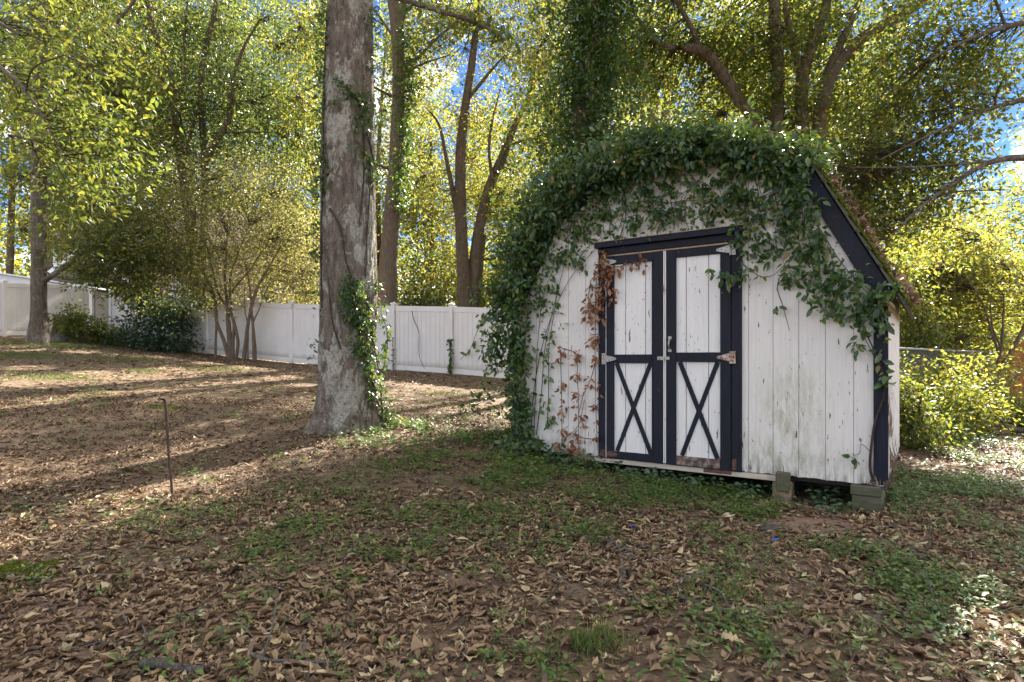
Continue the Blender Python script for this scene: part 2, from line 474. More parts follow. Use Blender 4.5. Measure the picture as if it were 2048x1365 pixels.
# painted wood
def white_paint(name, algae=True, base=(.67, .63, .585), vaxis=True):
    k = NM(name)
    v = k.coord((1, 1, 1), 'World'); vg = k.coord((1, 1, .035), 'World')
    grain = k.noise(vg, 75, 5, .7)
    col = k.mix(k.ramp(grain, [(.36, 0.), (.62, 1.)]), tuple(c * .88 for c in base), base)
    col = k.mix(k.ramp(k.noise(v, 2.2, 4), [(.35, .0), (.75, .22)]), col, (.62, .58, .50))
    # worn cracks down to bare wood
    vc = k.coord((1, 1, .22), 'World')
    chips = k.ramp(k.noise(vc, 24, 5, .6), [(.655, 0.), (.672, 1.)])
    chips = k.math('MAXIMUM', chips, k.ramp(k.noise(k.coord((1, 1, .3), 'World', ), 62, 3, .5), [(.70, 0.), (.71, .9)]))
    lines = k.ramp(k.noise(vg, 46, 6, .75), [(.655, 0.), (.70, .7)])
    if algae:
        def blob(c, r):
            sb = k.n('ShaderNodeVectorMath', operation='SUBTRACT'); k.l(v, sb.inputs[0]); sb.inputs[1].default_value = c
            sc = k.n('ShaderNodeVectorMath', operation='DIVIDE'); k.l(sb.outputs[0], sc.inputs[0]); sc.inputs[1].default_value = r
            ln = k.n('ShaderNodeVectorMath', operation='LENGTH'); k.l(sc.outputs[0], ln.inputs[0])
            return k.ramp(ln.outputs['Value'], [(.2, 1.), (1., 0.)])
        a = k.math('MAXIMUM', blob((2.42, 5.2, .85), (.34, .34, .52)), blob((2.35, 5.2, .45), (.6, .6, .28)))
        sm = k.ramp(k.noise(k.coord((1, 1, .30), 'World'), 17, 7, .74, .25), [(.40, 0.), (.66, 1.)])
        a = k.math('MULTIPLY', k.math('MULTIPLY', a, sm), .95)
        col = k.mix(a, col, (.29, .30, .19))
        sep = k.n('ShaderNodeSeparateXYZ'); k.l(v, sep.inputs[0])
        low = k.ramp(sep.outputs['Z'], [(.27, 1.), (.50, 0.)])
        gr = k.math('MULTIPLY', low, k.ramp(k.noise(vc, 17, 6, .7), [(.43, 0.), (.6, .85)]))
        col = k.mix(gr, col, (.16, .15, .12))
        hi = k.ramp(sep.outputs['Z'], [(1.8, 0.), (2.5, .8)])
        col = k.mix(k.math('MULTIPLY', hi, k.ramp(k.noise(vg, 6, 4), [(.3, .3), (.6, 1.)])), col, (.60, .50, .39))
    ch = k.math('MAXIMUM', chips, lines)
    col = k.mix(ch, col, (.13, .095, .075))
    k.set(col, .6, .3)
    k.bump(k.math('ADD', grain, k.math('MULTIPLY', ch, -1.)), .35, .006)
    return k.m
M['white_siding'] = white_paint('white_siding')
M['white_door'] = white_paint('white_door', False, (.71, .685, .655))
def dark_paint(name, base=(.007, .0075, .012), rot=False):
    k = NM(name)
    v = k.coord((1, 1, 1), 'World'); vg = k.coord((1, 1, .06), 'World'); vs = k.coord((.1, .1, 1), 'World')
    g = k.noise(vg, 60, 5, .7)
    saw = k.noise(vs, 130, 3, .6)
    col = k.mix(k.ramp(g, [(.35, 0.), (.65, 1.)]), base, tuple(c * 1.8 + .003 for c in base))
    col = k.mix(k.ramp(k.noise(v, 3.0, 4), [(.4, 0.), (.7, .6)]), col, (.010, .014, .030))
    col = k.mix(k.ramp(k.noise(v, 2.1, 5), [(.5, 0.), (.75, .5)]), col, (.022, .018, .019))
    chips = k.ramp(k.noise(k.coord((1, 1, .4), 'World'), 34, 4, .6), [(.71, 0.), (.725, .8)])
    col = k.mix(chips, col, (.30, .26, .22))
    if rot:
        n = k.ramp(k.noise(v, 6.5, 6, .7), [(.38, 1.), (.62, 0.)])
        col = k.mix(n, col, (.16, .10, .075))
        col = k.mix(k.ramp(k.noise(v, 15, 5, .7), [(.5, 0.), (.6, .8)]), col, (.30, .24, .20))
    k.set(col, .7, .22)
    k.bump(k.math('ADD', g, saw), .35, .006)
    return k.m
M['navy'] = dark_paint('navy')
M['navy_rot'] = dark_paint('navy_rot', rot=True)
def plain(name, c, rough=.6, spec=.3, metal=0., var=.25, sc=12, bump=.2, bd=.005):
    k = NM(name); v = k.coord((1, 1, 1), 'World')
    n = k.noise(v, sc, 6, .65)
    k.set(k.mix(k.ramp(n, [(.3, 0.), (.7, 1.)]), tuple(x * (1 - var) for x in c), tuple(min(1, x * (1 + var)) for x in c)), rough, spec, metal)
    if bump: k.bump(n, bump, bd)
    return k.m
M['groove'] = plain('groove', (.24, .215, .195), .9)
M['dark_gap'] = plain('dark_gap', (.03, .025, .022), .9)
M['bare_wood'] = plain('bare_wood', (.42, .30, .19), .75, .2, 0, .25, 25)
M['bare_white'] = plain('bare_white', (.46, .39, .31), .7, .25, 0, .22, 9)
M['dark_screw'] = plain('dark_screw', (.05, .045, .04), .5, .5, .6, .2, 30, 0)
M['wire'] = plain('wire', (.22, .21, .20), .5, .4, .3, .2, 30, 0)
M['galv'] = plain('galv', (.31, .295, .27), .45, .5, .55, .2, 40, .1)
def rusty(name, base, rust):
    k = NM(name); v = k.coord((1, 1, 1), 'World')
    n = k.ramp(k.noise(v, 28, 6, .7), [(.46, 0.), (.6, 1.)])
    k.set(k.mix(n, base, rust), .7, .3, .2); k.bump(n, .4, .002); return k.m
M['rust_hinge'] = rusty('rust_hinge', (.50, .44, .38), (.22, .08, .03))
M['rust_plate'] = rusty('rust_plate', (.07, .035, .032), (.17, .085, .06))
M['rust_post'] = rusty('rust_post', (.05, .036, .03), (.11, .06, .04))
def vinyl():
    k = NM('vinyl'); v = k.coord((1, 1, 1), 'World'); vg = k.coord((1, 1, .12), 'World')
    n = k.noise(v, 2.5, 5, .6)
    col = k.mix(k.ramp(n, [(.3, 0.), (.7, 1.)]), (.66, .62, .59), (.73, .69, .66))
    col = k.mix(k.ramp(k.noise(vg, 5, 5, .65), [(.52, 0.), (.72, .30)]), col, (.46, .45, .38))
    tc = k.n('ShaderNodeTexCoord'); sp = k.n('ShaderNodeSeparateXYZ'); k.l(tc.outputs['Generated'], sp.inputs[0])
    low = k.ramp(k.math('ADD', sp.outputs['Z'], k.math('MULTIPLY', k.noise(v, 7, 5, .7), .12)), [(.06, .7), (.17, 0.)])
    col = k.mix(low, col, (.33, .28, .21))
    k.set(col, .42, .4); return k.m
M['vinyl'] = vinyl()
def mossy(name, c):
    k = NM(name); v = k.coord((1, 1, 1), 'World'); vg = k.coord((.3, .3, 3), 'World')
    g = k.noise(vg, 22, 5, .7)
    col = k.mix(k.ramp(g, [(.35, 0.), (.65, 1.)]), tuple(x * .6 for x in c), c)
    m = k.ramp(k.noise(v, 13, 6, .7), [(.42, 0.), (.6, .85)])
    k.set(k.mix(m, col, (.07, .085, .035)), .9, .2); k.bump(g, .5, .01); return k.m
M['block_mossy'] = mossy('block_mossy', (.13, .115, .085))
M['block_tan'] = mossy('block_tan', (.38, .27, .19))
M['roofing'] = mossy('roofing', (.11, .095, .085))
M['concrete_dark'] = plain('concrete_dark', (.07, .062, .056), .85, .3, 0, .3, 20, .4)
M['tan_siding'] = plain('tan_siding', (.50, .38, .28), .6, .3, 0, .08, 3, 0)
M['house_trim'] = plain('house_trim', (.74, .75, .74), .5, .3, 0, .05, 3, 0)
M['shingle'] = plain('shingle', (.17, .13, .11), .9, .2, 0, .3, 12, .3, .02)
M['white_metal'] = plain('white_metal', (.70, .73, .78), .4, .5, 0, .05, 2, 0)
M['cedar'] = bark('cedar', (.24, .095, .03), (.40, .17, .06), (.52, .25, .09), 0., vs=9)
M['blue_plastic'] = plain('blue_plastic', (.02, .16, .55), .35, .5, 0, .1, 10, 0)
M['navy_plastic'] = plain('navy_plastic', (.02, .04, .38), .35, .5, 0, .1, 10, 0)
M['glass_dark'] = plain('glass_dark', (.04, .05, .06), .1, .6, 0, .1, 3, 0)

def ground_mat():
    k = NM('forest_floor'); v = k.coord((1, 1, 1), 'World')
    n1 = k.noise(v, 22, 8, .7, .4); n2 = k.noise(v, 3.1, 5, .6)
    vo = k.n('ShaderNodeTexVoronoi'); vo.inputs['Scale'].default_value = 19; k.l(v, vo.inputs['Vector'])
    cr = k.ramp(vo.outputs['Color'], [(0, (.075, .05, .032)), (.5, (.15, .102, .064)), (1, (.27, .185, .115))])
    col = k.mix(.55, k.ramp(n1, [(.3, (.052, .037, .025)), (.55, (.13, .09, .058)), (.75, (.24, .168, .108))]), cr)
    col = k.mix(k.ramp(n2, [(.5, 0.), (.75, .35)]), col, (.07, .06, .03))
    def blob(c, r):
        sb = k.n('ShaderNodeVectorMath', operation='SUBTRACT'); k.l(v, sb.inputs[0]); sb.inputs[1].default_value = (c[0], c[1], 0)
        sc = k.n('ShaderNodeVectorMath', operation='MULTIPLY'); k.l(sb.outputs[0], sc.inputs[0]); sc.inputs[1].default_value = (1 / r[0], 1 / r[1], 0)
        ln = k.n('ShaderNodeVectorMath', operation='LENGTH'); k.l(sc.outputs[0], ln.inputs[0])
        return k.ramp(k.math('ADD', ln.outputs['Value'], k.math('MULTIPLY', k.math('SUBTRACT', n2, .5), .9)), [(.6, 1.), (1., 0.)])
    dirt = k.mix(k.ramp(k.noise(v, 60, 6, .7), [(.35, 0.), (.65, 1.)]), (.17, .105, .075), (.30, .20, .145))
    for (px, py), r in DIRT:
        col = k.mix(blob(on_ground(px, py), r), col, dirt)
    k.set(col, .9, .2); k.bump(k.math('ADD', n1, k.math('MULTIPLY', vo.outputs['Distance'], .6)), .7, .03)
    return k.m
DIRT = [((1625, 1045), (.42, .30)), ((110, 1235), (.28, .16)), ((930, 1160), (.2, .12))]

# ------------------------------------------------------------------ ground
def axis(fine_lo, fine_hi, step, far):
    f = np.arange(fine_lo, fine_hi, step)
    a = [fine_lo]; s = step
    while a[-1] > -far: s *= 1.35; a.append(a[-1] - s)
    b = [fine_hi]; s = step
    while b[-1] < far: s *= 1.35; b.append(b[-1] + s)
    return np.concatenate([a[:0:-1], f, b])
gx_, gy_ = axis(-20, 14, .14, 400), axis(1, 27, .14, 400)
GX, GY = np.meshgrid(gx_, gy_)
GV = np.stack([GX, GY, gz(GX, GY)], -1).reshape(-1, 3)
nx, ny = len(gx_), len(gy_)
ii = (np.arange(ny - 1)[:, None] * nx + np.arange(nx - 1)[None]).ravel()
GF = np.stack([ii, ii + 1, ii + nx + 1, ii + nx], -1)
ground = link('ground', np_mesh('ground', GV, GF, smooth=True), ground_mat())
tag(ground, 'brown leaf strewn yard rising gently to the back left', kind='structure')

# shed frame: u along the front (left to right), d out of the front wall, z up
TH = math.radians(35)
CT, ST = math.cos(TH), math.sin(TH)
SO = np.array([.0247, 6.8763]); SW, SD, FLOOR = 3.62, 2.44, .28
def W(u, d, z):
    return (SO[0] + CT * u - ST * d, SO[1] - ST * u - CT * d, z)
def wall_uz(px, py, d=0.):
    o = (SO[0] - ST * d, SO[1] - CT * d); t = (px - CX) / FPX
    u = (t * o[1] - o[0]) / (CT + t * ST); Z = o[1] - ST * u
    return u, CAMH - (py - HY) * Z / FPX
def shed_ud(x, y):
    rx, ry = x - SO[0], y - SO[1]
    return CT * rx - ST * ry, -ST * rx - CT * ry

# ---- leaf litter
def cover_density(x, y):
    """0..1: how much low green cover grows at a spot of the yard"""
    d = np.zeros_like(x)
    for px, py, r, a in [(900, 870, 1.0, .9), (1000, 880, .8, 1.), (1060, 930, .8, 1.), (820, 850, .7, .8), (1150, 980, .55, .9), (1300, 985, .5, .9), (1420, 990, .45, .8),
                         (1000, 960, .6, .7), (860, 940, .7, .55), (740, 1010, .6, .55), (900, 1040, .5, .5), (640, 1000, .45, .6), (420, 1050, .4, .5), (600, 1060, .45, .5), (760, 1090, .35, .5), (1000, 1030, .4, .4), (1180, 1080, .35, .35), (1300, 1230, .2, .2), (560, 1110, .35, .45), (480, 1060, .3, .35),
                         (1850, 960, .6, 1.), (1830, 1000, .4, 1.), (1930, 990, .6, .75), (1900, 1060, .5, .7), (1700, 1110, .55, .55), (1560, 1180, .4, .4), (1850, 1150, .5, .65), (1650, 1260, .45, .5), (1500, 1290, .3, .35), (1900, 1290, .5, .5), (1450, 1150, .3, .3), (1500, 1020, .3, .7), (1900, 880, 1., .6), (2000, 930, .8, .5),
                         (1250, 1030, .3, .5), (700, 1120, .3, .3), (1100, 1330, .2, .2)]:
        gx, gy = on_ground(px, py)
        d = np.maximum(d, a * np.exp(-((x - gx) ** 2 + (y - gy) ** 2) / (r * r)))
    n = fbm(x * 2.2, y * 2.2, 21)
    return np.clip(1.0 * d * (.12 + 1.5 * np.clip((n - .38) * 3.4, 0, 1)) + .075 * (n > .57), 0, 1)
def in_shed(x, y, m=.0):
    u, d = shed_ud(x, y)
    return (u > -m) & (u < SW + m) & (d < -.15 + m) & (d > -SD - m)
DIRTP = [(on_ground(*p), r) for p, r in DIRT]
def litter_spots(n, y0, y1, xm=.9):
    y = np.sqrt(rng.uniform(y0 ** 2, y1 ** 2, n)); x = rng.uniform(-1, 1, n) * y * xm
    keep = ~in_shed(x, y)
    k = np.ones(n)
    for (gx, gy), r in DIRTP:
        q = np.hypot((x - gx) / r[0], (y - gy) / r[1])
        k = np.minimum(k, np.clip((q - .55) * 2.2, .10 if gy > 4 else .5, 1))
    patch = np.clip((fbm(x * 1.3, y * 1.3, 44) - .25) * 3.2, .35, 1)
    keep &= rng.random(n) < k * patch
    return x[keep], y[keep]
def litter_mesh(name, n, y0, y1, tmpl, lo, hi, xm=.9, lift=.014, flat=.22):
    x, y = litter_spots(n, y0, y1, xm); N = len(x)
    z = gz(x, y) + rng.random(N) ** 2 * lift + .002
    az = rng.uniform(0, 2 * np.pi, N)
    fwd = np.stack([np.cos(az), np.sin(az), rng.normal(0, flat * .55, N)], -1)
    nr = np.stack([rng.normal(0, flat, N), rng.normal(0, flat, N), np.where(rng.random(N) < .8, 1., -1.)], -1)
    L = lo + (hi - lo) * rng.random(N) ** 1.5
    L *= np.where(rng.random(N) < .06, 1.35, 1.)
    tint = np.clip(rng.beta(1.8, 2.9, N), 0, .999)
    return np_mesh(name, *scatter(tmpl, np.stack([x, y, z], -1), fwd, nr, L, None, tint))
TF, TC = litter_templates(True), litter_templates(False)
bits = [litter_mesh('leaf_litter', 47000, 1.9, 5.2, TC, .026, .080),
        litter_mesh('leaf_litter', 40000, 5.2, 10.5, [T_strip([0, .5, 1.], [.03, .22, .02], c, b) for c, b in ((.5, .5), (-.3, .8), (.8, -.5), (.2, 1.2))] , .035, .09),
        litter_mesh('leaf_litter', 44000, 10.5, 24, [T_diamond(.45, .12), T_diamond(.35, -.1)], .075, .15, 1.0)]
x, y = litter_spots(46000, 1.9, 6.5, .88); N = len(x)
az = rng.uniform(0, 6.283, N)
bits.append(np_mesh('leaf_litter', *scatter([T_diamond(.6, .12), T_diamond(.35, -.1)], np.stack([x, y, gz(x, y) + rng.random(N) * .012 + .002], -1), np.stack([np.cos(az), np.sin(az), rng.normal(0, .15, N)], -1), np.stack([rng.normal(0, .25, N), rng.normal(0, .25, N), np.ones(N)], -1), rng.uniform(.010, .034, N), None, rng.beta(1.4, 3.2, N))))
for me in bits:
    o = link('leaf_litter', me, M['leaf_litter'], ground); tag(o, kind='stuff')
# the leaves that show largest, one by one
fine_meshes = []
for V, F in TF:
    fine_meshes.append(np_mesh('fallen_leaf', V, F, np.zeros(len(V))))
    fine_meshes[-1].materials.append(M['leaf_litter'])
x, y = litter_spots(900, 1.95, 4.4, .85)
pale = 0
for i in range(min(290, len(x))):
    o = bpy.data.objects.new('fallen_leaf', fine_meshes[i % len(fine_meshes)])
    COL.objects.link(o); o.parent = ground
    s = random.uniform(.055, .11)
    o.scale = (s, s, s)
    o.location = (x[i], y[i], float(gz(x[i], y[i])) + random.uniform(.008, .03))
    o.rotation_euler = (random.gauss(0, .22), random.gauss(0, .2), random.uniform(0, 6.28))

# ---- low green cover
def rosettes(n_try, y0, y1, tmpl, lo, hi, per=6):
    y = np.sqrt(rng.uniform(y0 ** 2, y1 ** 2, n_try)); x = rng.uniform(-1, 1, n_try) * y * .9
    u, d = shed_ud(x, y)
    under = (u > .1) & (u < SW - .1) & (d < 0) & (d > -.45)
    k = (rng.random(n_try) < cover_density(x, y)) & (~in_shed(x, y) | under)
    x, y = x[k], y[k]; N = len(x)
    z = gz(x, y); hgt = rng.uniform(.015, .09, N)
    P, Fw, Nr, L = [], [], [], []
    a0 = rng.uniform(0, 6.28, N)
    for j in range(per):
        a = a0 + j * 2.4 + rng.normal(0, .3, N)
        f = np.stack([np.cos(a), np.sin(a), rng.uniform(-.2, .7, N)], -1)
        h = hgt * (j + 1) / per
        off = rng.uniform(0, .02, N)
        P.append(np.stack([x + f[:, 0] * off, y + f[:, 1] * off, z + .012 + h], -1)); Fw.append(f)
        Nr.append(np.stack([-.35 * np.cos(a) + rng.normal(0, .25, N), -.35 * np.sin(a) + rng.normal(0, .25, N), np.ones(N)], -1))
        L.append(rng.uniform(lo, hi, N))
    return np_mesh('ground_ivy', *scatter(tmpl, np.concatenate(P), np.concatenate(Fw), np.concatenate(Nr), np.concatenate(L)))
o = link('ground_ivy', rosettes(22000, 2, 6, [T_oval(.5), T_oval(.42)], .018, .045, 6), M['leaf_cover']); tag(o, 'low green creeper leaves sprouting through the leaf litter near the camera', kind='stuff')
o = link('ground_ivy', rosettes(34000, 6, 13, [T_diamond(.62, .1), T_diamond(.55, .06)], .03, .065, 5), M['leaf_cover']); tag(o, 'green creeper carpet around the tree foot and shed corner', kind='stuff')

def seedlings():
    P, Fw, Nr, L = [], [], [], []
    for k in range(210):
        u = random.uniform(.5, 3.5); d = random.uniform(-.35, .22) if random.random() < .8 else random.uniform(0, .4)
        if 2.74 < u < 3.0 and d > -.1: continue
        x, y, _ = W(u, d, 0); z = float(gz(x, y)); h = random.uniform(.03, .15)
        for j in range(random.choice([2, 4, 4, 6])):
            a = j * 3.1416 + (j // 2) * 1.57 + random.gauss(0, .3); hh = h * (1 - .3 * (j // 2))
            P.append((x + .008 * math.cos(a), y + .008 * math.sin(a), z + hh)); Fw.append((math.cos(a), math.sin(a), random.uniform(-.3, .3))); Nr.append((random.gauss(0, .3), random.gauss(-.3, .3), 1)); L.append(random.uniform(.04, .075))
    return np_mesh('seedlings', *scatter([T_oval(.62, .05, .25)], np.array(P), np.array(Fw), np.array(Nr), np.array(L)))
o = link('seedlings', seedlings(), M['leaf_seed']); tag(o, 'blue green broad leaved seedlings in the dark gap under the shed front', kind='stuff')
# grass: a few thin tufts and a mossy sward on the left
def grass_mesh(spots):
    P, Fw, L = [], [], []
    for px, py, r, n, h in spots:
        gx, gy = on_ground(px, py)
        xx = gx + rng.normal(0, r, n); yy = gy + rng.normal(0, r * .8, n)
        P.append(np.stack([xx, yy, gz(xx, yy)], -1))
        Fw.append(np.stack([rng.normal(0, .55, n), rng.normal(0, .55, n), np.ones(n)], -1)); L.append(rng.uniform(.5, 1.1, n) * h)
    P, Fw, L = np.concatenate(P), np.concatenate(Fw), np.concatenate(L)
    return np_mesh('grass', *scatter([T_diamond(1., .1)], P, Fw, randdir(len(P)), L, np.full(len(P), .007)))
o = link('grass', grass_mesh([(1190, 1290, .08, 130, .10), (1180, 1300, .03, 60, .10), (1430, 1200, .12, 60, .13), (1100, 1320, .08, 50, .09), (1820, 1180, .11, 60, .12), (1560, 1240, .2, 60, .09), (100, 690, .9, 2600, .10), (250, 720, .6, 900, .09), (30, 712, .7, 1800, .09), (440, 740, .5, 500, .09), (700, 752, .3, 200, .1), (100, 755, .4, 500, .1), (890, 790, .3, 200, .1), (290, 745, .2, 200, .12)]), M['grass'])
tag(o, 'thin green grass tufts growing through the leaves', kind='stuff')
def moss_mesh(spots):
    P = []
    for px, py, rx, ry, n in spots:
        gx, gy = on_ground(px, py)
        a = rng.uniform(0, 6.28, n); q = np.sqrt(rng.random(n)); xx = gx + rx * q * np.cos(a); yy = gy + ry * q * np.sin(a)
        m = fbm(xx * 5, yy * 5, 71) > .36
        P.append(np.stack([xx, yy, gz(xx, yy) + .012 * (1 - q) + .003], -1)[m])
    P = np.concatenate(P); n = len(P)
    return np_mesh('moss', *scatter([T_diamond(.8, .2)], P, np.stack([rng.normal(0, 1, n), rng.normal(0, 1, n), rng.uniform(.2, 1.2, n)], -1), randdir(n), rng.uniform(.012, .022, n)))
o = link('moss', moss_mesh([(25, 1145, .26, .20, 5200), (75, 1165, .1, .06, 900), (5, 1195, .1, .06, 700), (330, 815, .35, .2, 800)]), M['moss'])
tag(o, 'bright green moss cushion at the left edge of the yard', kind='stuff')

# ------------------------------------------------------------------ white vinyl fence
def fline(X): return 15.46 - .46 * X
def vinyl_fence(label, posts, h=1.83):
    p0 = posts[0]
    root = empty('vinyl_fence', (p0[0], p0[1], float(gz0(*p0))), label, 'fence', 'white vinyl fences')
    slat_me = {}
    for i, (X, Y) in enumerate(posts):
        g = float(gz0(X, Y))
        dx, dy = (posts[min(i + 1, len(posts) - 1)][0] - posts[max(i - 1, 0)][0], posts[min(i + 1, len(posts) - 1)][1] - posts[max(i - 1, 0)][1])
        L = math.hypot(dx, dy); ax, ay = dx / L, dy / L
        fn = lambda a, b, c: (X + ax * a - ay * b, Y + ay * a + ax * b, g + c)
        mb = MB().box((-.0635, -.0635, -.1), (.0635, .0635, h + .04), fn)
        po = mb.build('post', M['vinyl'], root, bevel=.006)
        c = MB()
        t = .074; z0 = h + .04
        c.box((-t, -t, z0), (t, t, z0 + .03), fn)
        vs = [fn(-t, -t, z0 + .03), fn(t, -t, z0 + .03), fn(t, t, z0 + .03), fn(-t, t, z0 + .03), fn(0, 0, z0 + .075)]
        c.add(vs, [(0, 1, 4), (1, 2, 4), (2, 3, 4), (3, 0, 4)])
        c.build('post_cap', M['vinyl'], po)
    for (X0, Y0), (X1, Y1) in zip(posts[:-1], posts[1:]):
        g0, g1 = float(gz0(X0, Y0)), float(gz0(X1, Y1))
        L = math.hypot(X1 - X0, Y1 - Y0); ax, ay = (X1 - X0) / L, (Y1 - Y0) / L
        fn = lambda a, b, c: (X0 + ax * a - ay * b, Y0 + ay * a + ax * b, g0 + (g1 - g0) * a / L + c)
        e = .066
        rail = MB().box((e, -.025, h - .15), (L - e, .025, h), fn).build('fence_panel', M['vinyl'], root, bevel=.004)
        MB().box((e, -.025, .02), (L - e, .025, .16), fn).build('bottom_rail', M['vinyl'], rail, bevel=.004)
        n = max(4, int(round((L - 2 * e) / .147))); w = (L - 2 * e) / n
        for k in range(n):
            a0 = e + k * w + .0015; a1 = a0 + w - .003
            MB().prism([(a0, .161), (a1, .161), (a1, h - .151), (a0, h - .151)], -.014, .014, lambda a, d, b: fn(a, d, b)).build('slat', M['vinyl'], rail, bevel=.003)
    return root
px_posts = [-13.9, -12.0, -10.27, -8.54, -6.82, -5.08, -3.35, -1.634, .08, 1.8]
vinyl_fence('long white vinyl privacy fence running across the back of the yard', [(-14.9, fline(-14.9))] + [(X, fline(X)) for X in px_posts])
vinyl_fence('short white vinyl fence by the tree stump at the far left', [(-18.6, 18.2), (-17.35, 20.5), (-16.25, 22.9)])

# thin brown creepers climbing the long fence
def creeper(name, label, pts, r=.006, leaves=0, lsz=.08, grp=None):
    root = empty(name, tuple(pts[0]), label, 'vine', grp)
    P = smooth_path(pts, 6)
    MB().tube(P, np.linspace(r, r * .6, len(P)), 4).build('stem', M['vine'], root)
    if leaves:
        k = rng.integers(2, len(P), leaves)
        pos = P[k] + rng.normal(0, .02, (leaves, 3))
        V, F, T = scatter([T_oval(.5)], pos, randdir(leaves) + np.array([0, -.3, -.3]), randdir(leaves) + np.array([0, -1, .6]), rng.uniform(.7, 1.2, leaves) * lsz)
        link('foliage', np_mesh('foliage', V, F, T), M['leaf_ivy'], root)
    return root
def fence_pt(px, py, off=.06):
    t = (px - CX) / FPX; X = 15.46 * t / (1 + .46 * t); Y = fline(X)
    return np.array([X - .42 * off, Y - .91 * off, CAMH - (py - HY) * Y / FPX])
creeper('creeper', 'bare brown creeper stem hanging on the middle white fence panel', [fence_pt(*q) for q in [(826, 622), (830, 640), (840, 665), (840, 700), (843, 720), (852, 738)]], .009)
creeper('creeper', 'leafy creeper growing up the foot of a white fence post', [fence_pt(*q, .09) for q in [(905, 753), (904, 740), (905, 725), (904, 700), (903, 680)]], .012, 150, .09)
creeper('creeper', 'thin leafy creeper arching over the fence beside the shed', [fence_pt(*q, .12) for q in [(980, 625), (966, 648), (955, 672), (945, 698), (925, 720)]], .009, 10, .17)
creeper('creeper', 'thin dark creeper running up beside a white fence post by the big trunk', [fence_pt(*q, .09) for q in [(790, 742), (790, 720), (790, 700), (789, 675)]], .012, 26, .07)

# chain link gate between the two white fences
def chainlink(name, label, A, B, h, zb, cat, post_ends=True):
    L = math.hypot(B[0] - A[0], B[1] - A[1]); ax, ay = (B[0] - A[0]) / L, (B[1] - A[1]) / L
    root = empty(name, (A[0], A[1], zb[0]), label, cat)
    fz = lambda a: zb[0] + (zb[1] - zb[0]) * a / L
    pt = lambda a, z: (A[0] + ax * a, A[1] + ay * a, fz(a) + z)
    for a in ((0, L) if L < 3 else np.arange(0, L + .1, L / max(1, round(L / 7)))):
        MB().tube([pt(a, -.05), pt(a, h + .06)], [.03, .03], 8).build('post', M['wire'], root)
    MB().tube([pt(0, h), pt(L, h)], [.022, .022], 8).build('top_rail', M['wire'], root)
    mb = MB(); s = .075
    for k in range(int((L + h) / s) + 1):
        for sg in (1, -1):
            a0, z0 = (k * s, 0) if k * s <= L else (L, k * s - L)
            a1, z1 = (k * s - h, h) if k * s - h >= 0 else (0, k * s)
            if sg < 0: a0, a1 = L - a0, L - a1
            mb.tube([pt(a0, z0), pt(a1, z1)], [.0022, .0022], 3, False)
    mb.build('wire_mesh', M['wire'], root)
    return root
gA, gB = (-16.0, 23.0), (-14.95, 22.45)
chainlink('chainlink_gate', 'grey chain link gate between the two white fences', gA, gB, 1.55, (float(gz0(*gA)), float(gz0(*gB))), 'gate')
cA, cB = (5.5, 9.0), (11.2, 13.8)
chainlink('chainlink_fence', 'grey chain link fence overgrown with shrubs right of the shed', cA, cB, 1.25, (float(gz0(*cA)) + .05, float(gz0(*cB)) + .05), 'fence')

# cedar fence at the right edge
def cedar_fence():
    A, B = (14.2, 18.6), (20.5, 16.6); L = math.hypot(B[0] - A[0], B[1] - A[1]); ax, ay = (B[0] - A[0]) / L, (B[1] - A[1]) / L
    g = float(gz0(*A)) - .12
    root = empty('wooden_fence', (A[0], A[1], g), 'orange brown wooden board fence at the right edge behind a sapling', 'fence')
    fn = lambda a, b, c: (A[0] + ax * a - ay * b, A[1] + ay * a + ax * b, g + c)
    w = .14; n = int(L / w)
    for k in range(n):
        t = random.uniform(-.02, .02); hh = 1.83 + t
        a0, a1 = k * w + .004, (k + 1) * w - .004
        MB().prism([(a0, .03), (a1, .03), (a1, hh - .03), (a1 - .03, hh), (a0 + .03, hh), (a0, hh - .03)], -.01, .01, fn).build('board', M['cedar'], root)
    MB().box((0, .012, .3), (L, .05, .39), fn).box((0, .012, 1.4), (L, .05, 1.49), fn).build('rail', M['cedar'], root)
cedar_fence()

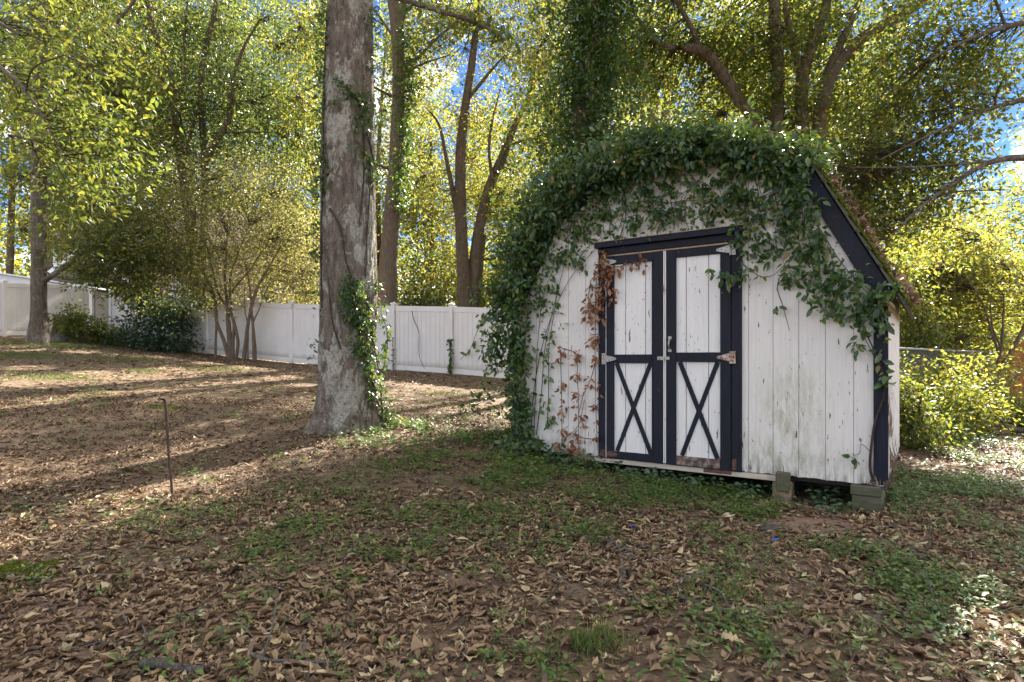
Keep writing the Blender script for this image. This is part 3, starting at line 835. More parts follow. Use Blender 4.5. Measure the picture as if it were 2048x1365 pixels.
# ------------------------------------------------------------------ house and outbuilding beyond the fence
def house():
    Z = 31.0; x0, x1 = -23.6, -8.5; zb = float(gz0(-16, 30)) - .3; zt = 7.0
    root = empty('house', (x0, Z, zb), 'tan sided house half hidden by trees beyond the left fence', 'house')
    wall = MB().box((x0, Z, zb), (x1, Z + 8, zt)).build('wall', M['tan_siding'], root)
    n = 0; z = zb
    while z < zt - .05:
        MB().prism([(0, z), (-.03, z), (-.012, z + .2), (0, z + .2)], x0 + .14, x1 - .14, lambda a, d, b: (d, Z - .004 + a, b)).build('siding_course', M['tan_siding'], wall)
        z += .2; n += 1
    MB().box((x0 - .03, Z - .06, zb), (x0 + .13, Z + .1, zt)).build('corner_board', M['house_trim'], root)
    MB().box((x1 - .13, Z - .06, zb), (x1 + .03, Z + .1, zt)).build('corner_board', M['house_trim'], root)
    MB().prism([(x0 - .5, zt + .02), (x1 + .5, zt + .02), (x1 + .5, zt + .16), (x0 - .5, zt + .16)], Z - .5, Z - .46, lambda a, d, b: (a, d, b)).build('fascia', M['tan_siding'], root)
    r = MB()
    r.add([(x0 - .5, Z - .45, zt + .1), (x1 + .5, Z - .45, zt + .1), (x1 + .5, Z + 4, zt + 2.9), (x0 - .5, Z + 4, zt + 2.9), (x0 - .5, Z + 8.4, zt + .1), (x1 + .5, Z + 8.4, zt + .1)],
          [(0, 1, 2, 3), (3, 2, 5, 4), (0, 3, 4), (1, 5, 2), (0, 4, 5, 1)])
    r.build('roof', M['shingle'], root)
    # porch gable with a white rake board
    px0, px1, pz = -22.6, -18.4, 4.9; pk = (-20.6, 6.5)
    po = MB().prism([(px0, pz), (px1, pz), pk], Z - 2.2, Z - .08, lambda a, d, b: (a, d, b)).build('porch_roof', M['shingle'], root)
    for a, b in (((px0 - .2, pz - .1), pk), ((px1 + .2, pz - .1), pk)):
        MB().prism([a, b, (b[0], b[1] + .2), (a[0], a[1] + .2)], -.05, .05, lambda p, d, q: (p, Z - 2.27 + d, q)).build('rake_board', M['house_trim'], po)
    for wx in (-17, -12.5):
        w = MB().box((wx - .55, Z - .07, 4.0), (wx + .55, Z - .012, 5.6)).build('window', M['house_trim'], root)
        MB().box((wx - .45, Z - .085, 4.1), (wx + .45, Z - .074, 4.83)).build('pane', M['glass_dark'], w)
        MB().box((wx - .45, Z - .085, 4.89), (wx + .45, Z - .074, 5.5)).build('pane', M['glass_dark'], w)
house()
def carport():
    Z = 27.0; root = empty('outbuilding', (-23, Z, 2.6), 'low white metal roofed outbuilding showing over the far left fence', 'outbuilding')
    MB().box((-27, Z, 2.2), (-18.9, Z + 4, 4.35)).build('wall', M['vinyl'], root)
    MB().prism([(-27.6, 5.35), (-23.1, 5.1), (-18.5, 4.4), (-18.5, 4.46), (-23.1, 5.17), (-27.6, 5.42)], Z - .3, Z + 4.4, lambda a, d, b: (a, d, b)).build('roof', M['white_metal'], root)
    MB().prism([(-27.6, 4.36), (-18.6, 4.36), (-23.1, 5.08), (-27.6, 5.33)], Z - .05, Z - .006, lambda a, d, b: (a, d, b)).build('gable', M['white_metal'], root)
carport()
# ------------------------------------------------------------------ shed
def prof(u):
    return float(np.interp(u, [-.2, 0, .51, 1.81, 3.11, 3.62, 3.82], [1.567, 1.94, 2.89, 3.45, 2.89, 1.94, 1.567]))
shed = empty('shed', W(SW / 2, 0, FLOOR - .08), 'white wooden barn roofed shed with navy trimmed double doors, half covered in ivy', 'shed')
def sb(name, lo, hi, mat, parent, bevel=.003):
    return MB().box(lo, hi, W).build(name, mat, parent, bevel=bevel)
# floor frame and rim, coloured near black for the shade under the shed; skirt
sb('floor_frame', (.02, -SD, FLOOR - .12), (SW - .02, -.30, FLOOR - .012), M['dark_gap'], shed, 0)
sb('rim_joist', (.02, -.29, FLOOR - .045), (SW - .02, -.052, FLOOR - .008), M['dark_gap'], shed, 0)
sb('skirt_board', (.775, -.028, .222), (2.80, .012, .268), M['bare_white'], shed)
sb('skirt_strip', (2.17, .013, .236), (2.424, .019, .271), M['rust_plate'], shed)
sb('sill_block', (.65, -.02, .165), (.762, .03, .268), M['navy'], shed)
sb('sill_block', (.775, -.026, .168), (.93, .004, .219), M['bare_wood'], shed)
# front wall: dark backing with the grooved boards in front
DOORU0, DOORU1, HEADZ = 1.09, 2.505, 2.42
poly = [(.02, FLOOR), (SW - .02, FLOOR), (SW - .02, prof(SW - .02) - .05), (3.11, 2.84), (1.81, 3.40), (.51, 2.84), (.02, prof(.02) - .05)]
fw = MB().prism(poly, -.05, -.007, W).build('front_wall', M['groove'], shed)
edges = [2.57 + .2065 * k for k in range(-13, 6)]
edges = sorted(e for e in edges if .06 < e < SW - .05)
edges = [0.012] + edges + [SW - .012]
for a, b in zip(edges[:-1], edges[1:]):
    a0, b0 = a + .002, b - .002
    segs = [(a0, b0, False)]
    if b0 > DOORU0 and a0 < DOORU1:
        segs = []
        if a0 < DOORU0: segs.append((a0, DOORU0 - .001, False))
        if b0 > DOORU1: segs.append((DOORU1 + .001, b0, False))
        segs.append((max(a0, DOORU0), min(b0, DOORU1), True))
    for s0, s1, above in segs:
        if s1 - s0 < .008: continue
        zb = HEADZ if above else FLOOR - .006 + random.uniform(-.004, .002)
        top = [(s1, prof(s1) - .03)] + [(u, prof(u) - .03) for u in (3.11, 1.81, .51) if s0 + .01 < u < s1 - .01] + [(s0, prof(s0) - .03)]
        if above or zb > .3:
            bot = [(s0, zb), (s1, zb)]
        else:
            bot = [(s0, zb)] + [(s0 + (s1 - s0) * q, zb + random.uniform(-.002, .012)) for q in (.2, .4, .6, .8)] + [(s1, zb)]
        MB().prism(bot + top, -.012, random.uniform(-.0025, .0005), W).build('siding_board', M['white_siding'], fw)
# side walls
def side(u, sgn, name):
    wl = MB().prism([(0, FLOOR), (-SD, FLOOR), (-SD, 1.90), (0, 1.90)], u - sgn * .05, u - sgn * .016, lambda a, d, b: W(d, a, b)).build(name, M['dark_gap'], shed)
    k = 0; d0 = -.012
    while d0 > -SD + .02:
        d1 = max(d0 - .2, -SD)
        zb = FLOOR + (random.uniform(.03, .10) if (sgn > 0 and k == 0) else random.uniform(-.01, .02))
        MB().prism([(d0 - .0035, zb), (d0 - .05, zb + random.uniform(0, .05)), (d0 - .1, zb - .02), (d0 - .15, zb + random.uniform(0, .04)), (d1 + .0035, zb), (d1 + .0035, 1.93), (d0 - .0035, 1.93)], u - sgn * .012, u, lambda a, d, b: W(d, a, b)).build('siding_board', M['white_siding'], wl)
        d0 = d1; k += 1
    return wl
side(SW, 1, 'side_wall'); side(0, -1, 'side_wall')
MB().prism([(.02, FLOOR), (SW - .02, FLOOR), (SW - .02, 1.9), (3.11, 2.84), (1.81, 3.40), (.51, 2.84), (.02, 1.9)], -SD, -SD + .04, W).build('back_wall', M['white_siding'], shed)
# corner trims: the right one is rotten at its foot
def ragged(u0, u1, z0, z1, amp, n=7):
    return [(u0 + (u1 - u0) * i / n, z0 + random.uniform(0, amp)) for i in range(n + 1)] + [(u1, z1), (u0, z1)]
MB().prism(ragged(3.537, SW + .018, .30, 1.93, .07), 0, .02, W).build('corner_trim', M['navy'], shed)
MB().prism(ragged(0.0, .075, .28, 2.02, .03), 0, .02, W).build('corner_trim', M['navy'], shed)
MB().box((SW + .001, -.03, .62), (SW + .018, -.001, 1.9), W).build('corner_trim', M['bare_wood'], shed)
# splintered wood at the rotten corner
mb = MB()
for k in range(110):
    on_front = random.random() < .22
    z0 = random.uniform(.27, .85) if not on_front else random.uniform(.25, .33)
    ln = random.uniform(.05, .2) * (.5 if on_front else 1); w = random.uniform(.003, .008)
    if on_front:
        u = random.choice([random.uniform(3.49, 3.55), random.uniform(3.57, SW + .03)]); d = random.uniform(.004, .03)
    else:
        u = SW + random.uniform(.0, .035) + (.02 if z0 < .5 else 0); d = -random.uniform(.0, .42)
    tl, td = random.gauss(0, .04), random.gauss(.01, .03)
    mb.add([W(u, d, z0), W(u + w * .6, d - w, z0), W(u + tl * ln + w * .5, d + td - w * .5, z0 + ln), W(u - .002, d + .006, z0 + ln * .5)], [(0, 1, 2), (0, 2, 3), (1, 2, 3)])
me = mb.mesh('splinters')
o = link('splinters', me, M['rotwood'], shed); tag(o, 'splintered brown rotten wood at the right foot of the shed', kind='stuff')
mb = MB()
for k in range(70):
    z0 = random.uniform(.45, 1.0); ln = random.uniform(.08, .3); w = random.uniform(.008, .018)
    u = SW + random.uniform(.004, .035); d = -random.uniform(.02, .5); tl = random.uniform(.02, .12)
    mb.add([W(u, d, z0 + ln), W(u, d - w, z0 + ln), W(u + tl * ln + .01, d - w * .6, z0), W(u + .004, d + w * .3, z0 + ln * .4)], [(0, 1, 2), (0, 2, 3), (1, 2, 3)])
o = link('peeling_paint', mb.mesh('peeling_paint'), M['white_siding'], shed); tag(o, 'curling strips of peeled white siding', kind='stuff')
# roof, in courses
def slope(u0, z0, u1, z1, n):
    mb = MB(); L = math.hypot(u1 - u0, z1 - z0); nx_, nz_ = -(z1 - z0) / L, (u1 - u0) / L
    if nz_ < 0: nx_, nz_ = -nx_, -nz_
    for k in range(n):
        t0, t1 = k / n, (k + 1) / n + .03
        pa = (u0 + (u1 - u0) * t0, z0 + (z1 - z0) * t0); pb = (u0 + (u1 - u0) * t1, z0 + (z1 - z0) * t1)
        lo, hi = .028, .012
        mb.prism([(pa[0], pa[1]), (pb[0], pb[1]), (pb[0] + nx_ * hi, pb[1] + nz_ * hi), (pa[0] + nx_ * lo, pa[1] + nz_ * lo)], -SD - .08, .055, W)
    return mb
for q in ((3.74, 1.72, 3.11, 2.90, 8), (3.12, 2.905, 1.81, 3.468, 8), (.50, 2.905, 1.81, 3.468, 8), (-.12, 1.72, .51, 2.90, 8)):
    slope(*q).build('roof_slope', M['roofing'], shed)
# moss and rotten leaves along the right roof edge
P = []
for k in range(5200):
    t = random.random(); u = 3.74 + (3.11 - 3.74) * t; z = 1.72 + (2.90 - 1.72) * t
    d = .055 - abs(random.gauss(0, .16)); e = .026 + random.random() * .012
    P.append(W(u + .88 * e, d, z + .47 * e))
P = np.array(P); n = len(P)
o = link('roof_moss', np_mesh('roof_moss', *scatter([T_diamond(.8, .2)], P, randdir(n) + np.array([.5, -.4, .5]), randdir(n), rng.uniform(.012, .026, n))), M['moss'], shed); tag(o, kind='stuff')
P = []
for k in range(420):
    t = random.random(); u = 3.74 + (3.11 - 3.74) * t; z = 1.72 + (2.90 - 1.72) * t
    P.append(W(u + .05, -random.uniform(0, .8), z + .03))
P = np.array(P); n = len(P)
o = link('roof_litter', np_mesh('roof_litter', *scatter(TC, P, randdir(n), randdir(n) + np.array([.8, 0, .8]), rng.uniform(.06, .1, n))), M['leaf_litter'], shed); tag(o, kind='stuff')
# rake boards
def rake(a, b, w, d0, d1, nm='rake_board'):
    (u0, z0), (u1, z1) = a, b; L = math.hypot(u1 - u0, z1 - z0); nx_, nz_ = (z1 - z0) / L, -(u1 - u0) / L
    if nz_ > 0: nx_, nz_ = -nx_, -nz_
    return MB().prism([(u0, z0), (u1, z1), (u1 + nx_ * w, z1 + nz_ * w), (u0 + nx_ * w, z0 + nz_ * w)], d0, d1, W).build(nm, M['navy'], shed, bevel=.004)
rake((3.69, 1.795), (3.105, 2.888), .135, .001, .032)
rake((-.07, 1.795), (.515, 2.888), .135, .001, .032)
rake((3.10, 2.888), (1.812, 3.445), .13, .003, .030)
rake((.52, 2.888), (1.808, 3.445), .13, .003, .030)
# door frame
sb('door_jamb', (1.081, 0.001, .268), (1.166, .024, 2.363), M['navy'], shed)
sb('door_jamb', (2.429, 0.001, .268), (2.515, .024, 2.363), M['navy'], shed)
sb('door_header', (1.081, .001, 2.366), (2.515, .030, 2.432), M['navy'], shed)
sb('header_cap', (1.06, .001, 2.437), (2.545, .075, 2.492), M['navy'], shed)
MB().prism([(.0, 2.494), (.08, 2.494), (.07, 2.503), (.0, 2.512)], 1.055, 2.55, lambda a, d, b: W(d, a + .001, b)).build('cap_board', M['bare_wood'], shed)
sb('door_backing', (1.05, -.05, FLOOR), (2.545, -.014, 2.37), M['dark_gap'], shed, 0)
sb('head_strip', (1.17, -.012, 2.347), (2.425, .012, 2.364), M['bare_wood'], shed)
def door(u0, u1, pl, pr, gro, rails, braces, left):
    nm = 'left door leaf'
    dr = MB().box((u0, -.012, FLOOR - .004), (u1, -.002, 2.344), W).build('door', M['dark_gap'], shed)
    eds = [u0] + gro + [u1]
    for a, b in zip(eds[:-1], eds[1:]):
        sb('door_board', (a + .003, -.0015, FLOOR - .002), (b - .003, .010, 2.343), M['white_door'], dr, .002)
    sb('stile', (u0 + .001, .0105, FLOOR - .003), (pl, .032, 2.3445), M['navy'], dr)
    if left:
        sb('stile', (1.664, .0105, FLOOR + .072), (1.693, .026, 2.255), M['navy'], dr)
        sb('stile', (1.694, .0105, FLOOR - .003), (u1 - .001, .045, 2.3445), M['navy'], dr)
    else:
        sb('stile', (pr, .0105, FLOOR - .003), (u1 - .001, .032, 2.3445), M['navy'], dr)
    for i, (z0, z1) in enumerate(rails):
        rot = (not left) and i == 2
        r = sb('rail', (pl + .001, .0107, z0), ((1.6935 if left and i != 1 else (1.663 if left else pr - .001)), .030, z1), M['navy_rot'] if rot else M['navy'], dr)
        if rot: r['label'] = 'rotten peeling bottom rail'
    for (ax_, az_), (bx_, bz_), dd in braces:
        L = math.hypot(bx_ - ax_, bz_ - az_); n0, n1 = -(bz_ - az_) / L * .021, (bx_ - ax_) / L * .021
        MB().prism([(ax_ + n0, az_ + n1), (bx_ + n0, bz_ + n1), (bx_ - n0, bz_ - n1), (ax_ - n0, az_ - n1)], .0103, dd, W).build('brace', M['navy'], dr, bevel=.002)
    return dr
dl = door(1.175, 1.781, 1.26, 1.663, [1.381, 1.595], [(2.256, 2.344), (1.251, 1.338), (.279, .352)], [((1.285, 1.249), (1.655, .354), .024), ((1.648, 1.249), (1.290, .354), .020)], True)
d2 = door(1.813, 2.421, 1.91, 2.327, [1.85, 2.003, 2.216], [(2.265, 2.344), (1.265, 1.355), (.279, .367)], [((1.945, 1.263), (2.300, .369), .024), ((2.300, 1.263), (1.965, .369), .020)], False)
sb('door_edge_strip', (1.7835, -.002, .280), (1.7950, .034, 2.341), M['white_door'], dl)
sb('door_edge_strip', (1.7985, -.002, .280), (1.8115, .030, 2.341), M['white_door'], d2)
sb('jamb_bead', (1.1675, .002, .275), (1.1735, .027, 2.343), M['white_door'], dl, 0)
def hinge(parent, up, ut, z, mat, d, h=.056):
    s = 1 if ut > up else -1
    mb = MB().prism([(up, z - h), (up - s * .04, z - h), (up - s * .04, z + h), (up, z + h)], d, d + .004, W)
    mb.prism([(up + s * .012, z - .036), (up + s * .012, z + .036), (ut - s * .012, z + .012), (ut, z), (ut - s * .012, z - .012)], d + .008, d + .0125, W)
    for k in range(5):
        z0 = z - h + k * h * .4; mb.tube([W(up + s * .004, d + .010, z0), W(up + s * .004, d + .010, z0 + h * .4 - .003)], [.009, .009], 8)
    o = mb.build('hinge', mat, parent)
    ms = MB()
    for q, zz, dd in ((up - s * .022, z - .035, d + .0045), (up - s * .022, z, d + .0045), (up - s * .022, z + .035, d + .0045), (up + s * .035, z + .018, d + .013), (up + s * .045, z - .015, d + .013), (up + s * .08, z, d + .013), (ut - s * .018, z, d + .013)):
        ms.tube([W(q, dd - .001, zz), W(q, dd + .002, zz)], [.006, .006], 6)
    ms.build('screws', M['dark_screw'], parent)
hinge(dl, 1.168, 1.296, 1.295, M['galv'], .033)
hinge(d2, 2.426, 2.298, 1.309, M['rust_hinge'], .033)
hinge(dl, 1.168, 1.296, 2.285, M['galv'], .033)
hinge(d2, 2.426, 2.292, 2.295, M['galv'], .033)
sb('hinge', (2.432, .025, .285), (2.472, .031, .385), M['rust_plate'], d2)
MB().prism([(1.09, .30), (1.16, .275), (1.166, .345), (1.14, .36), (1.11, .345)], .0245, .028, W).build('rust_patch', M['rust_plate'], shed)
MB().prism([(1.178, .29), (1.29, .30), (1.305, .325), (1.25, .352), (1.178, .345)], .0325, .036, W).build('rust_patch', M['rust_plate'], dl)
# pull handle and hasp
hd = MB()
for zz in (1.375, 1.497): hd.box((1.836, .0325, zz - .014), (1.868, .036, zz + .014), W)
pts = [W(1.852, .035, 1.382)] + [W(1.852, .035 + .034 * math.sin(math.pi * t), 1.382 + (1.49 - 1.382) * t) for t in (.12, .3, .5, .7, .88)] + [W(1.852, .035, 1.49)]
hd.tube(pts, [.0075] * 7, 8)
hd.build('handle', M['galv'], d2, smooth=False)
hs = MB().box((1.732, .046, 1.283), (1.80, .050, 1.317), W).box((1.80, .046, 1.285), (1.853, .051, 1.315), W).box((1.79, .0505, 1.281), (1.802, .058, 1.319), W)
hs.tube([W(1.748, .05, 1.30), W(1.748, .060, 1.30)], [.010, .010], 8)
hs.build('hasp', M['galv'], dl)

# timber blocks the shed stands on
def block(name, label, boxes, mat, grp='blocks under the shed'):
    c = boxes[0]
    r = empty(name, W((c[0][0] + c[1][0]) / 2, (c[0][1] + c[1][1]) / 2, c[0][2]), label, 'block', grp)
    for i, (lo, hi) in enumerate(boxes):
        MB().box(lo, hi, W).build('block_piece', mat[i], r, bevel=.008)
gb = lambda u, d=0: float(gz0(*W(u, d, 0)[:2])) - .06
block('support_block', 'tan timber post with a mossy offcut leaning on it under the shed front', [((2.775, -.16, gb(2.85)), (2.925, .03, .222)), ((2.815, .032, .150), (2.925, .085, .318))], [M['block_tan'], M['block_mossy']])
block('support_block', 'stack of two mossy timber blocks under the right corner of the shed', [((3.385, -.30, gb(3.5)), (3.60, .035, .185)), ((3.375, -.32, .187), (3.595, .045, .268))], [M['block_mossy'], M['block_mossy']])
# ------------------------------------------------------------------ trees
def zpath(Z, pts, dz=0.):
    """(px, py, radius in m) at depth Z, drifting by dz metres over its length"""
    n = len(pts)
    P = np.array([ray(a, b, Z + dz * i / max(1, n - 1)) for i, (a, b, r) in enumerate(pts)])
    return P, np.array([q[2] for q in pts])
def bl(px, py, Z, rx, ry, K):
    s = Z / FPX
    return ray(px, py, Z), np.array([rx * s, rx * s * .75, ry * s]), K
def rough_tube(P, R, sides=14, per=5, amp=.10):
    n0 = len(P)
    Q = smooth_path(np.column_stack([P, R]), per)
    P2, R2 = Q[:, :3], np.maximum(Q[:, 3], .004)
    V, F = tube_np(P2, R2, sides)
    C = np.repeat(P2, sides, 0)
    d = V - C
    k = fbm(V[:, 0] * 7 + V[:, 1] * 5, V[:, 2] * 2.2, 5, 3)
    V = C + d * (1 + amp * 2 * (k - .5))[:, None]
    return P2, R2, V, F
TREE_TRIS = [0]
def tree(name, label, trunks, blobs, leaf='leaf_oak', bk='bark_grey', ls=.11, per=42, sig=.34, dens=2.1, zoff=.9, big=1.08, group=None, cat='tree', limbs=(), tmpl=None, trange=None, twig_r=.014, flat=.9, cull=True, droop=.25):
    base = np.asarray(trunks[0][0][0], float)
    root = empty(name, tuple(base), label, cat, group)
    nodes, nr = [], []
    for kind, lst in (('trunk', trunks), ('limb', limbs)):
        for P, R in lst:
            P2, R2, V, F = rough_tube(P, R, 16 if max(R) > .12 else 9)
            link(kind, np_mesh(kind, V, F, smooth=True), M[bk], root)
            nodes.append(P2); nr.append(R2)
    nodes = np.concatenate(nodes); nr = np.concatenate(nr)
    tw = []; pos, fw = [], []
    for c, r, K in blobs:
        d = np.linalg.norm(nodes - c, axis=1) + np.maximum(0, nodes[:, 2] - c[2]) * 1.2
        i = int(np.argmin(d)); p = nodes[i]
        br = None
        if np.linalg.norm(p - c) > .5:
            mid = (p + c) / 2 + rng.normal(0, .12, 3) + np.array([0, 0, .12 * np.linalg.norm(p - c)])
            br = smooth_path([p, mid, c], 4)
            L = np.linalg.norm(p - c)
            tw.append(tube_np(br, np.linspace(min(nr[i] * .6, .012 + .012 * L), .008, len(br)), 5))
        src = nodes if br is None else np.concatenate([br, nodes])
        K = int(K * math.sqrt(dens) * 1.1)
        u = rng.normal(size=(K, 3)); u = .6 * u / np.maximum(1, np.linalg.norm(u, axis=1, keepdims=True) / 2.1)
        C = c + u * r + np.array([0, zoff, 0])
        for q in C:
            j = int(np.argmin(np.linalg.norm(src - q, axis=1)))
            a = src[j]
            if .15 < np.linalg.norm(a - q) < 4:
                m1 = a + (q - a) * .5 + rng.normal(0, .06, 3) + np.array([0, 0, .06 * np.linalg.norm(q - a)])
                tw.append(tube_np(np.array([a, m1, q, q + (q - a) * .25 * rng.random()]), [twig_r, twig_r * .7, twig_r * .45, twig_r * .2], 3))
        nn = rng.poisson(per * math.sqrt(dens), K)
        o_ = rng.normal(size=(nn.sum(), 3)) * np.array([1, 1, .62]) * sig
        ctr = np.repeat(C, nn, 0)
        pos.append(ctr + o_); fw.append(nrmz(o_ + rng.normal(0, .25, o_.shape)) + np.array([0, 0, -droop]))
    if tw:
        off = 0; VV, FF = [], []
        for V, F in tw:
            VV.append(V); FF.append(F + off); off += len(V)
        o = link('twigs', np_mesh('twigs', np.concatenate(VV), np.concatenate(FF)), M['twig'], root); tag(o, kind='stuff')
    if pos:
        pos = np.concatenate(pos); fw = np.concatenate(fw)
        if cull:
            k = sun_keep(pos); pos, fw = pos[k], fw[k]
        # nothing may grow through the shed
        u, d = shed_ud(pos[:, 0], pos[:, 1])
        k = ~((u > -.25) & (u < SW + .25) & (d < .35) & (d > -SD - .2) & (pos[:, 2] < 3.7)); pos, fw = pos[k], fw[k]
        k = pos[:, 2] > gz0(pos[:, 0], pos[:, 1]) + .05; pos, fw = pos[k], fw[k]
        N = len(pos); nrm = rng.normal(0, flat, (N, 3)) + np.array([0, 0, 1.])
        tint = rng.random(N) if trange is None else rng.uniform(trange[0], trange[1], N)
        V, F, T = scatter(tmpl or [T_diamond(.52, .1), T_diamond(.42, .06)], pos, fw, nrm, ls * big * rng.uniform(.65, 1.25, N), None, tint)
        TREE_TRIS[0] += len(F)
        o = link('crown', np_mesh('crown', V, F, T), M[leaf], root); tag(o, kind='stuff')
    return root
def grounded(P, R, flare=1.35):
    """start a trunk in the ground below its first measured point"""
    p = P[0].copy(); g = float(gz0(p[0], p[1]))
    if p[2] - g > .25:
        b = np.array([p[0], p[1], g - .1]); m = np.array([p[0], p[1], g + .35])
        return np.vstack([b, m, P]) if p[2] - g > .8 else np.vstack([b, P]), np.concatenate([[R[0] * flare, R[0] * 1.08], R]) if p[2] - g > .8 else np.concatenate([[R[0] * flare], R])
    P = P.copy(); P[0][2] = g - .08
    return P, R

# --- the big lichen spotted oak in the middle
OZ = 8.15
def oak():
    prof_ = [(690, 885, .60), (690, 866, .50), (691, 845, .43), (692, 818, .398), (695, 760, .385), (697, 650, .372), (697, 500, .366), (696, 350, .358), (697, 200, .338), (699, 80, .312), (701, 0, .298), (703, -180, .28), (706, -420, .26), (716, -700, .23)]
    P = np.array([ray(a, b, OZ) for a, b, r in prof_]); R = np.array([r for _, _, r in prof_])
    root = empty('oak_tree', tuple(P[1]), 'thick lichen spotted oak trunk standing in the middle of the yard', 'tree')
    Q = smooth_path(np.column_stack([P, R]), 26); P2, R2 = Q[:, :3], Q[:, 3]
    S = 110
    V, F = tube_np(P2, R2, S); C = np.repeat(P2, S, 0); d = V - C
    ang = np.tile(np.linspace(0, 2 * np.pi, S, endpoint=False), len(P2)); z = V[:, 2]
    k1 = np.abs(fbm((np.cos(ang) * 6 + 20), np.sin(ang) * 6 + z * .55, 5, 3) - .5)
    k2 = fbm(ang * 8.5, z * 3.2, 12, 3)
    k2 = np.where(ang > 5.6, k2 * (6.283 - ang) / .683 + fbm((ang - 6.283) * 8.5, z * 3.2, 12, 3) * (1 - (6.283 - ang) / .683), k2)
    g = float(gz0(P2[0][0], OZ))
    fl = np.clip(1 - (z - g) / .75, 0, 1) ** 2
    roots = .30 * fl * (.5 + .5 * np.cos(ang * 5 + 1.1 + .6 * np.sin(ang * 2)))
    k3 = np.abs(fbm(ang * 16, z * 4.5, 31, 2) - .5)
    V = C + d * (1 + roots + .06 * (k1 * 2 - .3) + .10 * (k2 - .5) - .05 * (k3 < .05))[:, None]
    link('trunk', np_mesh('trunk', V, F, smooth=True), M['bark_oak'], root)
    # limbs and crown above the picture
    nodes = [P2]
    for q in ([(709, -330, 0), (900, -480, -1), (1180, -640, -2)], [(706, -420, 0), (520, -600, 1), (330, -760, 2)], [(712, -600, 0), (760, -900, 2), (820, -1150, 3)], [(704, -200, 0), (560, -330, -1.5), (420, -420, -3)]):
        pts = np.array([ray(a, b, OZ + c) for a, b, c in q]); L = smooth_path(np.column_stack([pts, [.13, .09, .04]]), 6)
        _, _, VV, FF = rough_tube(pts, np.array([.13, .09, .04]), 10)
        link('limb', np_mesh('limb', VV, FF, smooth=True), M['bark_oak'], root); nodes.append(L[:, :3])
    # the low limb reaching over to the right
    pts = np.array([ray(a, b, OZ + c) for a, b, c in [(700, -60, 0), (760, -20, -.6), (820, 4, -.9), (880, 22, -1), (940, 42, -1), (985, 62, -1), (1005, 78, -1)]])
    _, _, VV, FF = rough_tube(pts, np.array([.06, .045, .035, .03, .026, .02, .01]), 8)
    link('limb', np_mesh('limb', VV, FF, smooth=True), M['bark_grey'], root)
    nodes = np.concatenate(nodes)
    cs = [(np.array([-2.2, 8.5, 13.5]), np.array([4.2, 4.0, 2.6]), 150), (np.array([1.8, 8.2, 12.6]), np.array([3.4, 3.2, 1.8]), 90), (np.array([-5.4, 9.5, 12.2]), np.array([2.6, 3, 1.8]), 60)]
    pos, fw = [], []
    for c, r, K in cs:
        u = nrmz(rng.normal(size=(K, 3))) * (rng.random((K, 1)) ** .45); Cc = c + u * r
        o_ = rng.normal(size=(K, 60, 3)) * np.array([.5, .5, .3]); pos.append((Cc[:, None] + o_).reshape(-1, 3)); fw.append(nrmz(o_).reshape(-1, 3))
    pos, fw = np.concatenate(pos), np.concatenate(fw); k = sun_keep(pos); pos, fw = pos[k], fw[k]
    # leaf sprays along the low limb
    q = pts[2:]; n = 150; a = rng.integers(0, len(q), n)
    pp = q[a] + rng.normal(0, .09, (n, 3)) + np.array([0, 0, .02]); pos = np.concatenate([pos, pp]); fw = np.concatenate([fw, randdir(n) + np.array([0, 0, -.6])])
    L = np.full(len(pos), .20); L[-n:] = .105
    V, F, T = scatter([T_diamond(.5, .1)], pos, fw, rng.normal(0, .8, (len(pos), 3)) + np.array([0, 0, 1]), L)
    o = link('crown', np_mesh('crown', V, F, T), M['leaf_oak'], root); tag(o, kind='stuff')
    return P2, R2
OAK_P, OAK_R = oak()

Z = 18.4
P, R = grounded(*zpath(Z, [(76, 680, .34), (78, 640, .235), (78, 560, .205), (77, 400, .19), (78, 300, .18), (81, 150, .16), (84, 40, .15), (88, -120, .12), (95, -320, .07)]))
tree('hardwood_tree', 'straight grey trunked tree standing by the far left fence and stump', [(P, R)],
     [bl(50, 50, Z, 100, 80, 26), bl(150, 110, Z - 1, 110, 70, 34), bl(30, 230, Z + 1, 80, 70, 24), bl(150, 260, Z - 1, 90, 55, 26), bl(40, 350, Z + 1, 70, 60, 20), bl(190, 410, Z - .9, 90, 55, 26), bl(230, 490, Z - .9, 90, 45, 24), bl(145, 490, Z - .9, 60, 40, 20), bl(300, 500, Z - .9, 80, 55, 16), bl(150, 545, Z - .9, 50, 20, 10), bl(225, 560, Z - .9, 60, 26, 16), bl(40, 460, Z + 2, 50, 40, 12), bl(220, 190, Z, 80, 60, 20), bl(100, -90, Z, 180, 110, 40), bl(120, -260, Z, 200, 130, 40)],
     limbs=[zpath(Z - .3, [(86, 562, .08), (115, 545, .07), (150, 520, .055), (200, 478, .04), (240, 440, .025), (300, 405, .012)]), zpath(Z - .3, [(84, 270, .09), (120, 205, .08), (160, 120, .07), (205, 75, .055), (240, 38, .05), (270, 0, .04), (300, -50, .03)]),
            zpath(Z - .3, [(90, 545, .035), (140, 560, .03), (200, 545, .022), (270, 525, .012)]), zpath(Z, [(80, 60, .07), (60, 20, .06), (20, 2, .04), (-30, -10, .03)])],
     leaf='leaf_oak', bk='bark_grey', ls=.125, per=44)

